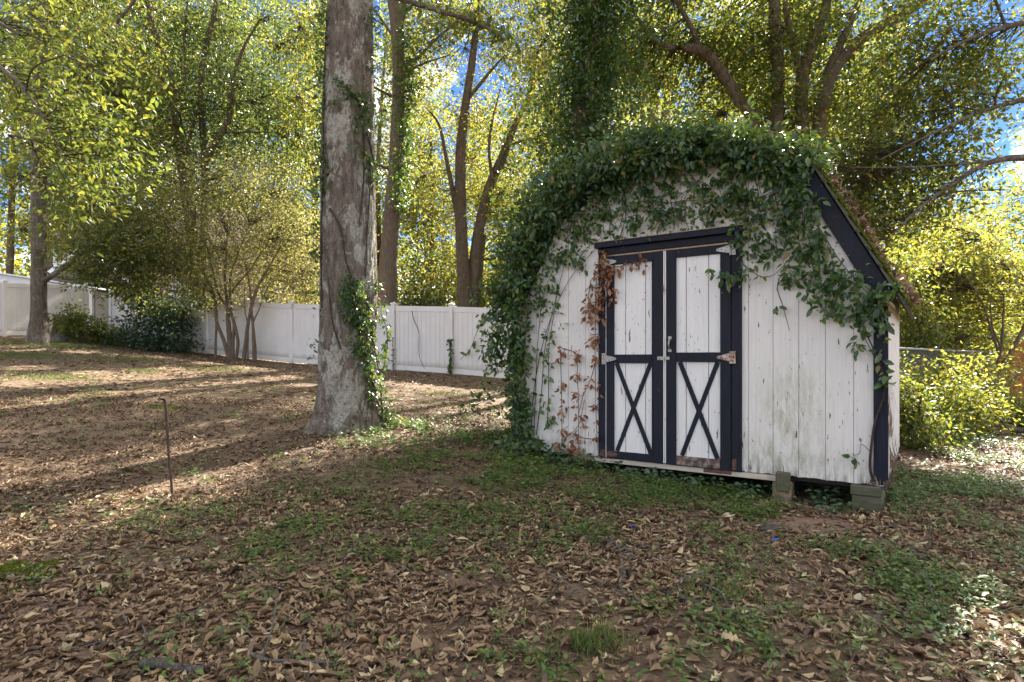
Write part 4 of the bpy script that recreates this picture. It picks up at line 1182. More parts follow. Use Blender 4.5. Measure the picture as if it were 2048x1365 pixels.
Z = 21.5
tA = grounded(*zpath(Z, [(392, 560, .22), (380, 440, .19), (368, 360, .175), (356, 260, .165), (348, 200, .15), (336, 140, .13), (318, 90, .11), (300, 30, .09), (286, -80, .06)]))
tB = grounded(*zpath(Z + .3, [(405, 560, .16), (410, 400, .14), (410, 310, .13), (404, 240, .12), (402, 170, .11), (412, 90, .10), (430, 20, .08), (440, -90, .05)]))
tree('multi_stem_tree', 'dark leaved tree with forking trunks rising behind the myrtle and fence', [tA, tB],
     [bl(300, 50, Z, 130, 70, 44), bl(430, 50, Z + .5, 130, 80, 46), bl(555, 90, Z + .5, 110, 80, 36), bl(250, 160, Z - .5, 110, 70, 40), bl(370, 190, Z - .6, 120, 70, 44), bl(500, 200, Z - .4, 120, 80, 46), bl(590, 270, Z, 70, 90, 30), bl(290, 300, Z - .4, 110, 70, 30), bl(450, 320, Z - .6, 120, 70, 34), bl(570, 390, Z, 80, 70, 16), bl(340, 390, Z, 110, 60, 14), bl(400, -90, Z, 220, 110, 60), bl(400, -260, Z, 230, 120, 50)],
     limbs=[zpath(Z - .2, [(408, 330, .12), (425, 295, .11), (455, 245, .10), (466, 190, .085), (468, 150, .07), (490, 90, .05), (520, 40, .03)]), zpath(Z - .2, [(356, 250, .08), (330, 170, .07), (305, 130, .05), (285, 95, .03)]), zpath(Z, [(366, 330, .06), (400, 210, .05), (430, 205, .03)]), zpath(Z, [(352, 215, .05), (370, 150, .05), (368, 80, .04), (375, 10, .03)])],
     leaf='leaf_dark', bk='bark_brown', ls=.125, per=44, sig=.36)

Z = 19.2
P, R = grounded(*zpath(Z, [(774, 600, .31), (776, 540, .29), (783, 440, .26), (792, 320, .225), (797, 200, .21), (797, 110, .20), (792, 45, .2), (778, -60, .13), (770, -200, .08)]))
tree('hardwood_tree', 'tan barked forked tree just behind the fence right of the big oak', [(P, R)],
     [bl(855, 70, Z, 70, 60, 22), bl(930, 95, Z + 1, 60, 45, 14), bl(845, 160, Z - .5, 60, 45, 15), bl(600, 50, Z, 60, 80, 22), bl(595, 190, Z, 50, 70, 16), bl(870, -20, Z, 100, 50, 26), bl(740, -150, Z, 240, 100, 60), bl(850, 350, Z + 1, 55, 60, 14), bl(620, 330, Z, 30, 60, 8), bl(960, 40, Z, 60, 40, 12)],
     limbs=[zpath(Z, [(797, 60, .13), (806, 20, .12), (812, -40, .10), (830, -150, .06)]), zpath(Z, [(800, 125, .07), (830, 120, .05), (870, 80, .04), (910, 45, .025)]), zpath(Z, [(790, 80, .05), (770, 50, .04), (745, 15, .03)]), zpath(Z, [(797, 170, .05), (830, 135, .04), (900, 110, .02)])],
     leaf='leaf_oak', bk='bark_tan', ls=.12, per=40, trange=(.25, 1.))

Z = 19.8
tA = grounded(*zpath(Z, [(930, 612, .24), (925, 520, .21), (921, 400, .19), (922, 300, .175), (930, 220, .15), (945, 120, .12), (955, 20, .09), (960, -100, .05)]))
tB = grounded(*zpath(Z + .2, [(944, 612, .2), (950, 520, .19), (962, 440, .175), (980, 370, .16), (1003, 320, .15), (1030, 250, .10), (1060, 190, .08), (1085, 130, .05)]))
tree('twin_trunk_tree', 'brown twin trunked tree spreading in a V behind the fence', [tA, tB],
     [bl(1000, 60, Z, 80, 60, 20), bl(1065, 130, Z, 70, 60, 17), bl(900, 210, Z, 70, 55, 17), bl(1000, 225, Z - .4, 80, 60, 24), bl(935, 300, Z, 70, 45, 17), bl(1060, 285, Z, 60, 60, 19), bl(1000, 385, Z - .4, 75, 55, 24), bl(885, 395, Z, 50, 60, 14), bl(1050, 420, Z, 60, 70, 24), bl(960, -80, Z, 200, 80, 40), bl(1000, -230, Z, 250, 120, 40), bl(1060, 520, Z + 1, 50, 80, 22), bl(1112, 175, 16.5, 50, 70, 22), bl(1095, 70, 17, 60, 60, 18), bl(1120, 40, Z - .5, 60, 60, 18), bl(1080, -40, Z - .5, 90, 60, 26)],  # last clumps added to keep the sun off the near left yard
     limbs=[zpath(Z, [(921, 470, .09), (905, 380, .08), (893, 320, .065), (880, 255, .05), (862, 225, .03)]), zpath(Z, [(990, 345, .07), (1010, 300, .06), (1050, 280, .04), (1085, 275, .02)]), zpath(Z, [(985, 360, .06), (978, 300, .05), (985, 240, .04), (1000, 180, .02)]), zpath(Z, [(935, 200, .07), (975, 150, .05), (1010, 110, .03)]), zpath(Z + .3, [(952, 612, .12), (962, 520, .10), (968, 470, .08)])],
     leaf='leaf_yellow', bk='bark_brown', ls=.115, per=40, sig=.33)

# ivy clad tree behind the shed
Z = 10.2
IV_P, IV_R = grounded(*zpath(Z, [(1156, 420, .235), (1160, 330, .225), (1172, 200, .22), (1188, 80, .215), (1196, -20, .21), (1205, -220, .19), (1215, -480, .15), (1225, -760, .1)]))
tree('ivy_clad_tree', 'tall tree trunk thickly wrapped in ivy behind the shed', [(IV_P, IV_R)],
     [(np.array([2.0, 10.6, 13.0]), np.array([3.2, 3.0, 2.4]), 90), (np.array([.2, 11.5, 12.0]), np.array([2.6, 2.4, 1.8]), 60), (np.array([3.6, 11.2, 11.2]), np.array([2.6, 2.4, 1.6]), 60)],
     leaf='leaf_oak', bk='bark_brown', ls=.19, per=55, sig=.5)

# many stemmed tree right behind the shed
Z = 11.6
base = np.array([6.1, 11.8, float(gz0(6.1, 11.8)) - .1])
def stem(pts, dz=0):
    P, R = zpath(Z, pts, dz); f = P[0]
    m = base * .45 + f * .55
    return np.vstack([base + (f - base) * .04, m, P]), np.concatenate([[R[0] * 1.4, R[0] * 1.12], R])
tree('spreading_oak', 'many stemmed oak fanning out above and behind the shed roof',
     [stem([(1556, 268, .125), (1556, 200, .12), (1556, 120, .115), (1550, 40, .11), (1543, -80, .09), (1530, -260, .06)]), stem([(1606, 270, .125), (1602, 200, .12), (1608, 140, .115), (1628, 80, .10), (1655, 0, .08), (1675, -100, .06)]),
      stem([(1638, 268, .13), (1648, 200, .125), (1668, 140, .12), (1720, 80, .105), (1790, 38, .10), (1850, 0, .085), (1930, -60, .06)])],
     [bl(1310, 60, Z - .5, 80, 60, 22), bl(1400, 55, Z, 90, 60, 26), bl(1480, 130, Z, 80, 55, 24), bl(1560, 50, Z - .7, 90, 60, 24), bl(1690, 50, Z - .4, 90, 60, 24), bl(1450, 225, Z + .5, 70, 40, 14), bl(1600, 160, Z - .8, 80, 55, 20), bl(1700, 190, Z - .2, 80, 60, 22), bl(1790, 105, Z, 90, 60, 24), bl(1330, 150, Z + .6, 50, 50, 9), bl(1560, 235, Z - .3, 60, 30, 9), bl(1250, 90, Z + 1, 50, 80, 12), bl(1500, -70, Z, 260, 80, 60), bl(1750, -90, Z, 240, 100, 50), bl(1500, -260, Z, 330, 140, 70), bl(1860, -280, Z, 300, 140, 50)],
     limbs=[stem([(1512, 258, .115), (1478, 200, .11), (1440, 140, .10), (1408, 105, .10), (1375, 97, .085), (1335, 95, .06), (1300, 70, .05), (1270, 30, .03)]), stem([(1755, 245, .11), (1790, 205, .105), (1825, 165, .09), (1860, 120, .06), (1900, 60, .04)], -1.),
            zpath(Z, [(1605, 160, .07), (1585, 90, .06), (1572, 20, .05), (1565, -60, .04)]), zpath(Z, [(1400, 105, .06), (1385, 60, .05), (1350, 0, .04)]), zpath(Z, [(1640, 235, .1), (1655, 150, .09), (1690, 70, .07), (1720, 0, .05)])],
     leaf='leaf_oak', bk='bark_brown', ls=.095, per=50, sig=.25, trange=(.15, 1.))

Z = 24
tree('slender_tree', 'cluster of pale slender trunks seen above the shed ivy', [grounded(*zpath(Z, [(1310, 330, .2), (1306, 250, .2), (1308, 190, .18), (1300, 110, .15), (1296, 40, .12), (1290, -60, .08)])), grounded(*zpath(Z, [(1328, 330, .2), (1330, 240, .19), (1340, 170, .17), (1347, 110, .13), (1350, 40, .1)])), grounded(*zpath(Z + .5, [(1290, 330, .12), (1284, 220, .1), (1282, 150, .08), (1270, 60, .05)]))],
     [bl(1270, 120, Z, 60, 60, 10), bl(1335, 210, Z, 60, 40, 10), bl(1255, 250, Z, 50, 50, 12), bl(1330, 20, Z, 90, 70, 22), bl(1400, 270, Z + 1, 80, 40, 16), bl(1300, -120, Z, 200, 100, 30)], leaf='leaf_yellow', bk='bark_tan', ls=.13, per=36)

# crape myrtle and its neighbour in front of the fence
def fz(px, dy=-1.0):
    t = (px - CX) / FPX; X = 15.46 * t / (1 + .46 * t); return fline(X) + dy
Z = fz(462)
mk = lambda pts, dz=0: grounded(*zpath(Z, pts, dz))
tree('crape_myrtle', 'brown twiggy many stemmed crape myrtle in front of the white fence',
     [mk([(460, 712, .07), (448, 682, .06), (434, 645, .055), (431, 600, .05), (415, 560, .04), (390, 520, .028), (360, 470, .015)]), mk([(463, 714, .08), (460, 680, .07), (457, 640, .06), (452, 590, .045), (450, 540, .035), (455, 470, .018)]), mk([(466, 712, .06), (466, 680, .055), (468, 645, .05), (455, 615, .05), (436, 585, .04), (425, 540, .03), (410, 480, .018)]),
      mk([(471, 712, .055), (476, 688, .05), (472, 660, .045), (463, 620, .04), (460, 560, .035), (475, 510, .02), (500, 450, .012)])],
     [bl(300, 470, Z, 80, 55, 24), bl(390, 430, Z, 100, 60, 34), bl(490, 420, Z, 100, 60, 34), bl(350, 530, Z - .4, 90, 50, 30), bl(450, 500, Z - .6, 100, 55, 36), bl(560, 480, Z, 70, 65, 26), bl(270, 550, Z, 60, 45, 16), bl(410, 570, Z - .5, 70, 35, 18), bl(600, 540, Z, 45, 55, 14), bl(420, 360, Z, 120, 50, 26), bl(540, 390, Z, 80, 60, 22)],
     limbs=[mk([(431, 600, .035), (400, 575, .025), (370, 560, .015), (330, 545, .008)]), mk([(457, 600, .035), (500, 540, .022), (540, 480, .012)])],
     leaf='leaf_myrtle', bk='bark_tan', ls=.076, per=56, sig=.38, dens=2.2, zoff=.3, twig_r=.012, cat='shrub')
Z = fz(500, -.8)
tree('crape_myrtle', 'smaller two stemmed crape myrtle right of the many stemmed one', [mk([(487, 717, .075), (491, 690, .06), (496, 650, .055), (503, 615, .05), (515, 575, .04), (540, 530, .025), (570, 480, .012)]), mk([(510, 719, .05), (510, 695, .045), (506, 655, .042), (504, 620, .04), (500, 580, .03), (490, 520, .015)])],
     [bl(560, 560, Z, 55, 40, 16), bl(510, 545, Z - .4, 70, 40, 18), bl(600, 590, Z, 40, 28, 8), bl(590, 500, Z, 60, 45, 14)],
     limbs=[mk([(506, 650, .02), (520, 615, .018), (532, 580, .012), (560, 540, .006)]), mk([(496, 655, .02), (490, 620, .016), (488, 570, .01)])],
     leaf='leaf_myrtle', bk='bark_tan', ls=.075, per=55, sig=.33, twig_r=.011, cat='shrub')
Z = fz(315, -1.3)
tree('evergreen_bush', 'dark glossy bush spreading in front of the left end of the fence', [mk([(322, 690, .07), (318, 660, .06), (312, 630, .04), (300, 600, .02)]), mk([(326, 692, .05), (330, 650, .045), (335, 615, .02)])],
     [bl(272, 660, Z, 36, 34, 8), bl(335, 655, Z - .2, 40, 34, 8), bl(300, 615, Z, 50, 30, 10), bl(358, 640, Z, 26, 30, 5), bl(315, 688, Z - .2, 65, 10, 9), bl(280, 590, Z, 40, 25, 6), bl(385, 600, Z, 36, 22, 4)],
     leaf='leaf_holly', bk='bark_grey', ls=.13, per=46, sig=.22, cat='bush', twig_r=.008, zoff=0)
Z = 20.6
tree('green_bush', 'low bright green bush in front of the chain link gate', [mk([(206, 690, .03), (205, 660, .02), (203, 640, .01)])], [bl(206, 668, Z, 20, 22, 14), bl(222, 675, Z, 16, 16, 9), bl(190, 650, Z + .3, 8, 14, 3)],
     leaf='leaf_oak', bk='twig', ls=.11, per=36, sig=.16, cat='bush', twig_r=.006, zoff=0)
Z = 20.2
tree('stump_sprouts', 'leafy shoots sprouting from the old tree stump', [mk([(134, 668, .02), (138, 640, .012), (140, 622, .006)])], [bl(142, 640, Z, 18, 22, 9), bl(138, 660, Z - .3, 18, 16, 7), bl(160, 635, Z, 12, 14, 4), bl(105, 640, Z, 8, 14, 2)], leaf='leaf_oak', bk='twig', ls=.12, per=26, sig=.14, cat='shoots', twig_r=.005, zoff=0)

# right edge: sapling, overhanging boughs
Z = 12.2
tree('sapling', 'slim many stemmed sapling with yellow green leaves by the wooden fence', [mk([(1984, 800, .06), (1990, 765, .05), (2008, 728, .045), (2030, 690, .04), (2052, 645, .03), (2075, 580, .02)]), mk([(1983, 795, .04), (1993, 740, .035), (2002, 700, .03), (2006, 650, .022), (2008, 590, .012)]), mk([(2040, 840, .03), (2022, 800, .03), (2012, 780, .028), (2040, 745, .025), (2060, 735, .02)])],
     [bl(1885, 540, Z, 70, 50, 30), bl(1960, 580, Z, 75, 60, 34), bl(2030, 620, Z, 40, 30, 8), bl(1865, 640, Z + .5, 55, 55, 34), bl(1850, 560, Z + .5, 50, 60, 26), bl(1910, 730, Z + .8, 60, 50, 26), bl(1925, 680, Z, 50, 40, 16), bl(2020, 540, Z, 50, 50, 14), bl(1960, 480, Z + .5, 80, 50, 22), bl(2090, 560, Z, 60, 100, 20)],
     limbs=[zpath(Z, [(2000, 712, .025), (1985, 670, .022), (1970, 620, .018), (1950, 580, .01)]), zpath(Z, [(2005, 700, .02), (1985, 655, .015), (1980, 590, .008)])],
     leaf='leaf_yellow', bk='bark_brown', ls=.085, per=46, sig=.22, twig_r=.008)
Z = 8.6
P, R = grounded(*zpath(9.0, [(2320, 700, .24), (2310, 500, .21), (2300, 330, .19), (2280, 100, .17), (2260, -200, .14), (2240, -500, .1)]))
tree('overhanging_tree', 'leafy boughs reaching in from a tree beyond the right edge', [(P, R)],
     [bl(1930, 40, Z, 110, 60, 30), bl(2010, 150, Z - .3, 80, 70, 26), bl(1890, 170, Z, 90, 60, 24), bl(1790, 270, Z + .3, 90, 45, 22), bl(1890, 290, Z - .2, 90, 60, 26), bl(1990, 280, Z - .3, 70, 60, 18), bl(1720, 340, Z + .3, 70, 40, 16), bl(1800, 380, Z, 80, 50, 18), bl(1930, 400, Z - .2, 70, 40, 9), bl(1740, 430, Z + .3, 55, 40, 10), bl(1820, 460, Z + .3, 50, 40, 8), bl(2010, 380, Z - .4, 50, 40, 5), bl(2050, 60, Z, 70, 80, 20), bl(2150, -150, Z, 200, 140, 40), bl(1950, -160, Z, 200, 110, 34), bl(1960, 470, Z, 50, 30, 4)],
     limbs=[zpath(8.7, [(2302, 360, .09), (2150, 320, .07), (2048, 316, .05), (1990, 322, .042), (1940, 345, .035), (1890, 380, .028), (1840, 415, .02), (1800, 455, .012), (1775, 480, .006)]), zpath(8.7, [(2290, 200, .08), (2120, 190, .05), (1990, 215, .03), (1880, 260, .02), (1760, 320, .01)]), zpath(8.7, [(2280, 60, .08), (2100, 40, .05), (1960, 70, .03), (1860, 120, .015)]),
            zpath(8.7, [(1990, 322, .02), (1900, 330, .015), (1800, 335, .01), (1700, 335, .006)])],
     leaf='leaf_oak', bk='bark_grey', ls=.085, per=34, sig=.24, trange=(.1, 1.), twig_r=.007)
Z = 7.2
P, R = grounded(*zpath(8.0, [(-420, 800, .2), (-410, 500, .18), (-390, 200, .16), (-370, -200, .13)]))
tree('overhanging_tree', 'glossy leaved boughs hanging in at the top left corner', [(P, R)],
     [bl(20, 70, Z, 100, 90, 9), bl(70, 190, Z - .3, 70, 80, 9), bl(15, 270, Z, 70, 80, 7), bl(105, 280, Z - .3, 50, 60, 5), bl(30, 370, Z, 60, 50, 3), bl(-60, 150, Z, 100, 130, 12), bl(-60, -80, Z, 160, 90, 14), bl(130, 110, Z, 40, 60, 3)],
     limbs=[zpath(7.3, [(-385, 150, .07), (-200, 110, .05), (-60, 110, .035), (20, 150, .025), (70, 210, .018), (110, 280, .01), (130, 330, .005)]), zpath(7.3, [(-378, 20, .06), (-180, 0, .05), (-40, 30, .03), (40, 70, .015)])],
     leaf='leaf_oak', bk='bark_grey', ls=.095, per=20, sig=.26, trange=(.05, .86), twig_r=.007, tmpl=[T_oval(.42)])

# --- woodland beyond the fence
def wood(label, px, Z, top, spread, leaf, K, ls, name='woodland_tree', bk='bark_brown', lo=.35, r=.2):
    x, y = (px - CX) / FPX * Z, Z; g = float(gz0(x, y)); H = CAMH + (HY - top) / FPX * Z
    P = np.array([(x, y, g - .1), (x + rng.normal(0, .1), y, g + 1), (x + rng.normal(0, .3), y + rng.normal(0, .2), g + (H - g) * .5), (x + rng.normal(0, .5), y, H)])
    s = spread * Z / FPX; bs = []
    nb = 7
    for k in range(nb):
        h = lo + (1 - lo) * (k + .5) / nb
        w = s * (1.05 - .75 * abs(h - .55))
        bs.append((np.array([x + rng.uniform(-.65, .65) * w, y + rng.uniform(-.6, .6) * w, g + (H - g) * h]), np.array([w * .62, w * .55, (H - g) * .12]), K // nb))
    tree(name, label, [(P, np.array([r * 1.3, r, r * .7, r * .25]))], bs, leaf=leaf, bk=bk, ls=ls, per=34, sig=.62, dens=3.6, zoff=0, twig_r=.018)
wood('far tree showing left of the straight grey trunk', 15, 33, 60, 140, 'leaf_oak', 110, .22)
wood('brown pine trunk beside the tan house wall', 104, 29, 150, 70, 'leaf_oak', 30, .2, 'pine_tree', 'bark_brown', .7, .22)
wood('tall tree rising behind the tan house roof', 270, 46, 60, 170, 'leaf_oak', 90, .32)
wood('rounded tree behind the house chimney side', 480, 44, 20, 180, 'leaf_oak', 90, .3)
wood('pale tree between the house and the big oak', 620, 31, 30, 110, 'leaf_oak', 70, .22)
wood('tall sunlit tree showing between the big oak and the tan barked tree', 770, 36, 40, 110, 'leaf_oak', 90, .24, lo=.2)
wood('tall green tree behind the dark leaved forking tree', 380, 38, -40, 170, 'leaf_oak', 110, .26, lo=.25)
wood('high green tree at the top left beyond the straight grey trunk', 170, 36, -60, 170, 'leaf_oak', 110, .26, lo=.3)
wood('sunlit tree seen just right of the tan barked forked tree', 850, 33, 240, 90, 'leaf_yellow', 80, .2, lo=.12)
wood('yellow lit tree behind the twin trunked tree', 960, 38, 240, 130, 'leaf_yellow', 90, .24, lo=.12)
wood('tree filling the gap between twin trunks and shed ivy', 1060, 30, 200, 90, 'leaf_oak', 80, .2, lo=.12)
wood('tree glimpsed left of the pale slender trunks', 1230, 34, 90, 100, 'leaf_oak', 50, .24, lo=.3)
wood('far tree framed by the bent limb over the shed', 1430, 36, 40, 130, 'leaf_yellow', 70, .26, lo=.3)
wood('tall far tree behind the many stemmed oak', 1600, 34, 20, 140, 'leaf_oak', 70, .26, lo=.3)
wood('broad far tree right of the shed roof', 1760, 32, 120, 130, 'leaf_yellow', 90, .22, lo=.15)
wood('yellow green tree behind the chain link fence', 1850, 22, 400, 90, 'leaf_yellow', 90, .15, lo=.1)
wood('sunny tree above the wooden fence', 1990, 30, 440, 110, 'leaf_yellow', 80, .2, lo=.15)
wood('tree beyond the wooden fence at the right edge', 2130, 28, 280, 150, 'leaf_yellow', 80, .2, lo=.15)

# shrubs behind the long fence and right of the shed
def shrub(label, px, Z, top, w, leaf, K, ls=.13, sig=.28):
    x, y = (px - CX) / FPX * Z, Z; g = float(gz0(x, y)); H = CAMH + (HY - top) / FPX * Z; s = w * Z / FPX
    P = np.array([(x, y, g - .05), (x + .05, y, g + (H - g) * .4), (x + .1, y, g + (H - g) * .8)])
    tree('shrub', label, [(P, np.array([.025, .02, .01]))], [(np.array([x + s * q, y + rng.normal(0, .3), g + (H - g) * h]), np.array([s * .55, s * .45, (H - g) * .28]), K // 4) for q, h in ((-.45, .4), (.4, .45), (0, .72), (.1, .25))] + [(np.array([x + s * rng.uniform(-1.1, 1.1), y + rng.normal(0, .4), g + (H - g) * rng.uniform(.2, 1.15)]), np.array([s * .4, s * .4, (H - g) * .3]), max(2, K // 12)) for _ in range(4)],
         leaf=leaf, bk='twig', ls=ls, per=40, sig=sig, cat='shrub', twig_r=.008, zoff=0)
shrub('dark shrub peeping over the fence beside the tan barked tree', 838, 21, 520, 60, 'leaf_dark', 40)
shrub('yellow lit shrub over the fence left of the twin trunks', 885, 24, 470, 60, 'leaf_yellow', 44)
shrub('shrub over the fence right of the twin trunks', 1000, 22, 480, 60, 'leaf_yellow', 44)
shrub('leafy shrub behind the fence end by the shed', 1050, 20, 440, 60, 'leaf_oak', 40)
shrub('pale shrub behind the fence left of the big oak', 610, 24, 500, 60, 'leaf_myrtle', 40)
shrub('broad dark shrub by the chain link fence', 1880, 13.5, 600, 70, 'leaf_oak', 90, .09, .24)
shrub('dense shrub between chain link and wooden fence', 1925, 15.5, 600, 52, 'leaf_oak', 90, .1, .26)
shrub('sunlit low shrub in front of the wooden fence', 1990, 14.5, 815, 50, 'leaf_yellow', 60, .08, .18)
shrub('low sunlit weeds along the chain link fence', 1875, 9.6, 775, 60, 'leaf_oak', 70, .06, .16)
shrub('low leafy weeds behind the fallen log', 1950, 11, 815, 70, 'leaf_oak', 70, .07, .18)
shrub('tall shrub close behind the right side of the shed', 1835, 11.5, 540, 36, 'leaf_oak', 60, .08, .2)
shrub('bushy shrub pressed against the right wall of the shed', 1828, 8.0, 770, 26, 'leaf_oak', 40, .06, .15)
shrub('leafy bush hiding the middle of the chain link fence', 1905, 9.4, 745, 60, 'leaf_yellow', 60, .065, .2)
shrub('yellow green bush beside the sapling foot', 1945, 10.6, 740, 50, 'leaf_yellow', 56, .065, .2)
shrub('dark brushy weeds at the foot of the chain link fence', 1850, 8.9, 790, 45, 'leaf_oak', 50, .06, .14)
shrub('yellow leaved shrub rising behind the chain link fence', 1895, 18, 470, 70, 'leaf_yellow', 100, .12, .34)

# the far wood that reads as one mass
n = 26000
x = rng.uniform(-62, 66, n); y = rng.uniform(50, 66, n); top = 9.5 + 4.5 * fbm(x * .12, y * .05, 91) * 2 - 3
z = gz0(x, y) + rng.random(n) ** .8 * top
pos = np.stack([x, y, z], -1)
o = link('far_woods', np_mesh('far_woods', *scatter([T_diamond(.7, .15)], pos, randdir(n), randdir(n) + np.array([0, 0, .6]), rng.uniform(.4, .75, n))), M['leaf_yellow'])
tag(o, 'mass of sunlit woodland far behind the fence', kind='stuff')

print('TREE TRIS', TREE_TRIS[0])
# ------------------------------------------------------------------ ivy
IVT = [T_oval(.5, .06, .2), T_oval(.42, .09, .28), T_oval(.46, .03, .1)]
leaf_meshes = {}
def leaf_shapes(mat):
    if mat not in leaf_meshes:
        L = []
        for V, F in IVT:
            me = np_mesh('leaf', V, F, np.zeros(len(V))); me.materials.append(M[mat]); L.append(me)
        leaf_meshes[mat] = L
    return leaf_meshes[mat]
def ivy_leaves(root, pos, fwd, nrm, L, mat='leaf_ivy', singles=300, front=None, far=False):
    """the leaves that show largest as parts of their own, the others joined"""
    N = len(pos)
    if front is None: front = rng.random(N)
    idx = np.argsort(-(front + .0 * rng.random(N))); one = idx[:singles]; rest = idx[singles:]
    R = frames(fwd, nrm); ms = leaf_shapes(mat)
    for i in one:
        o = bpy.data.objects.new('leaf', ms[i % 3]); COL.objects.link(o); o.parent = root
        o.matrix_parent_inverse = Matrix.Translation(-Vector(root.location))
        Mx = Matrix([[*(R[i, r] * L[i]), pos[i, r]] for r in range(3)] + [[0, 0, 0, 1]])
        o.matrix_basis = Mx
    V, F, T = scatter(IVT if not far else [T_diamond(.5, .08), T_diamond(.42, .1)], pos[rest], fwd[rest], nrm[rest], L[rest])
    o = link('foliage', np_mesh('foliage', V, F, T), M[mat], root); tag(o, kind='stuff')

OUT = np.array([-ST, -CT, 0.])      # out of the shed front
UAX = np.array([CT, -ST, 0.])
def whorls(C, n_each, spread, lsz, facing, down=.35, jit=.5):
    """sprays of leaves round twig ends C"""
    K = len(C); nn = np.maximum(1, rng.poisson(n_each, K)); ctr = np.repeat(C, nn, 0); N = len(ctr)
    f = nrmz(rng.normal(size=(N, 3)) + facing * .35); f[:, 2] -= down
    pos = ctr + f * spread * rng.random((N, 1)) + rng.normal(0, spread * .25, (N, 3))
    nr = facing + rng.normal(0, jit, (N, 3)) + np.array([0, 0, .55])
    return pos, f, nr, lsz * (.5 + .9 * rng.random(N) ** 1.4)

ivy = empty('ivy', W(.1, .1, .25), 'dark green ivy smothering the left side and roof of the white shed', 'ivy')
AREAS = [  # photo-measured patches on the wall: px, py, rx, ry, sprays, min and max distance out of the wall
    (1012, 640, 24, 75, 80, -.05, .26), (1034, 560, 30, 70, 105, -.1, .28), (1050, 480, 40, 55, 120, -.15, .3), (1085, 425, 45, 45, 120, -.15, .3), (1130, 375, 55, 40, 130, -.2, .3),
    (1190, 345, 60, 35, 130, -.2, .3), (1250, 318, 65, 42, 150, -.25, .3), (1320, 298, 70, 42, 170, -.3, .32), (1390, 288, 75, 40, 170, -.3, .3), (1460, 285, 60, 32, 120, -.3, .22), (1530, 298, 55, 32, 110, -.3, .22), (1585, 310, 40, 28, 70, -.3, .2),
    (1340, 325, 70, 20, 80, .02, .22), (1250, 345, 60, 24, 70, .02, .2), (1410, 318, 50, 18, 40, .02, .18), (1600, 345, 26, 26, 36, .03, .16),
    (1042, 650, 26, 90, 120, .0, .25), (1045, 740, 18, 90, 90, .0, .2), (1056, 830, 15, 65, 54, .0, .2), (1050, 890, 40, 30, 60, .0, .3), (1090, 915, 40, 22, 40, .03, .2), (1000, 700, 14, 40, 20, 0, .2),
    (1105, 470, 40, 45, 60, .02, .2), (1085, 540, 32, 60, 60, .02, .18), (1150, 430, 45, 40, 60, .02, .18), (1205, 400, 45, 36, 50, .02, .18), (1265, 385, 50, 30, 44, .02, .16), (1320, 375, 45, 26, 34, .02, .16), (1390, 362, 50, 24, 22, .02, .16),
    (1130, 500, 30, 30, 22, .02, .12), (1165, 490, 30, 30, 22, .02, .12), (1180, 450, 30, 40, 26, .02, .12), (1100, 600, 22, 50, 16, .02, .1), (1120, 570, 18, 30, 8, .02, .1), (1170, 525, 30, 20, 10, .02, .1),
    (1250, 425, 40, 20, 14, .02, .1), (1330, 425, 45, 18, 12, .02, .1), (1290, 470, 14, 10, 3, .04, .1), (1310, 415, 30, 20, 12, .02, .1),
    (1440, 385, 50, 30, 34, .02, .14), (1500, 400, 50, 36, 46, .02, .16), (1560, 395, 48, 46, 70, .02, .18), (1600, 410, 36, 50, 55, .03, .16), (1460, 425, 40, 16, 12, .02, .1), (1370, 450, 26, 16, 9, .02, .1), (1410, 440, 26, 12, 7, .02, .1),
    (1510, 450, 40, 22, 22, .02, .14), (1570, 460, 46, 26, 34, .02, .14), (1620, 465, 34, 40, 36, .03, .14), (1480, 480, 20, 18, 9, .05, .14), (1540, 500, 36, 22, 18, .02, .12), (1590, 515, 34, 26, 20, .03, .14), (1640, 510, 34, 32, 28, .03, .14), (1670, 530, 30, 26, 18, .03, .14),
    (1450, 545, 18, 9, 6, .08, .16), (1480, 555, 24, 14, 10, .06, .14), (1515, 545, 20, 12, 6, .04, .1), (1590, 550, 30, 16, 12, .03, .12), (1660, 560, 34, 20, 18, .03, .13), (1700, 560, 30, 24, 18, .03, .14), (1720, 595, 30, 24, 20, .03, .14), (1640, 590, 24, 14, 8, .03, .1), (1680, 605, 40, 14, 14, .03, .1), (1750, 600, 28, 28, 26, .03, .16), (1775, 580, 22, 22, 18, .03, .16), (1745, 640, 24, 24, 14, .03, .12), (1725, 680, 20, 18, 8, .03, .1), (1765, 650, 14, 40, 10, .03, .1),
    (1270, 440, 60, 24, 22, .02, .1), (1350, 410, 60, 30, 28, .02, .12), (1230, 410, 50, 30, 24, .02, .12), (1430, 420, 50, 26, 22, .02, .12), (1340, 452, 40, 14, 9, .03, .1), (1240, 470, 26, 14, 7, .04, .1), (1600, 560, 50, 30, 20, .03, .12), (1520, 500, 40, 30, 16, .03, .12), (1690, 630, 34, 14, 9, .03, .1), (1640, 600, 14, 12, 5, .03, .1), (1735, 620, 30, 30, 14, .03, .14),
    (1490, 328, 45, 20, 60, .035, .14), (1560, 335, 45, 22, 70, .035, .14), (1600, 360, 26, 26, 26, .035, .12), (1470, 350, 40, 16, 24, .03, .1),
    (1555, 612, 8, 4, 2, .02, .05), (1708, 910, 6, 4, 2, .02, .05), (1770, 720, 10, 50, 9, .03, .08), (1640, 625, 12, 7, 4, .03, .06),
    (1130, 660, 6, 14, 3, .02, .06), (1100, 690, 8, 60, 12, .02, .08), (1100, 800, 7, 70, 12, .02, .06), (1140, 915, 20, 10, 9, .03, .1), (1180, 908, 20, 8, 7, .03, .1), (1120, 890, 14, 12, 7, .03, .1), (1128, 505, 10, 20, 6, .02, .1),
]
P, D = [], []
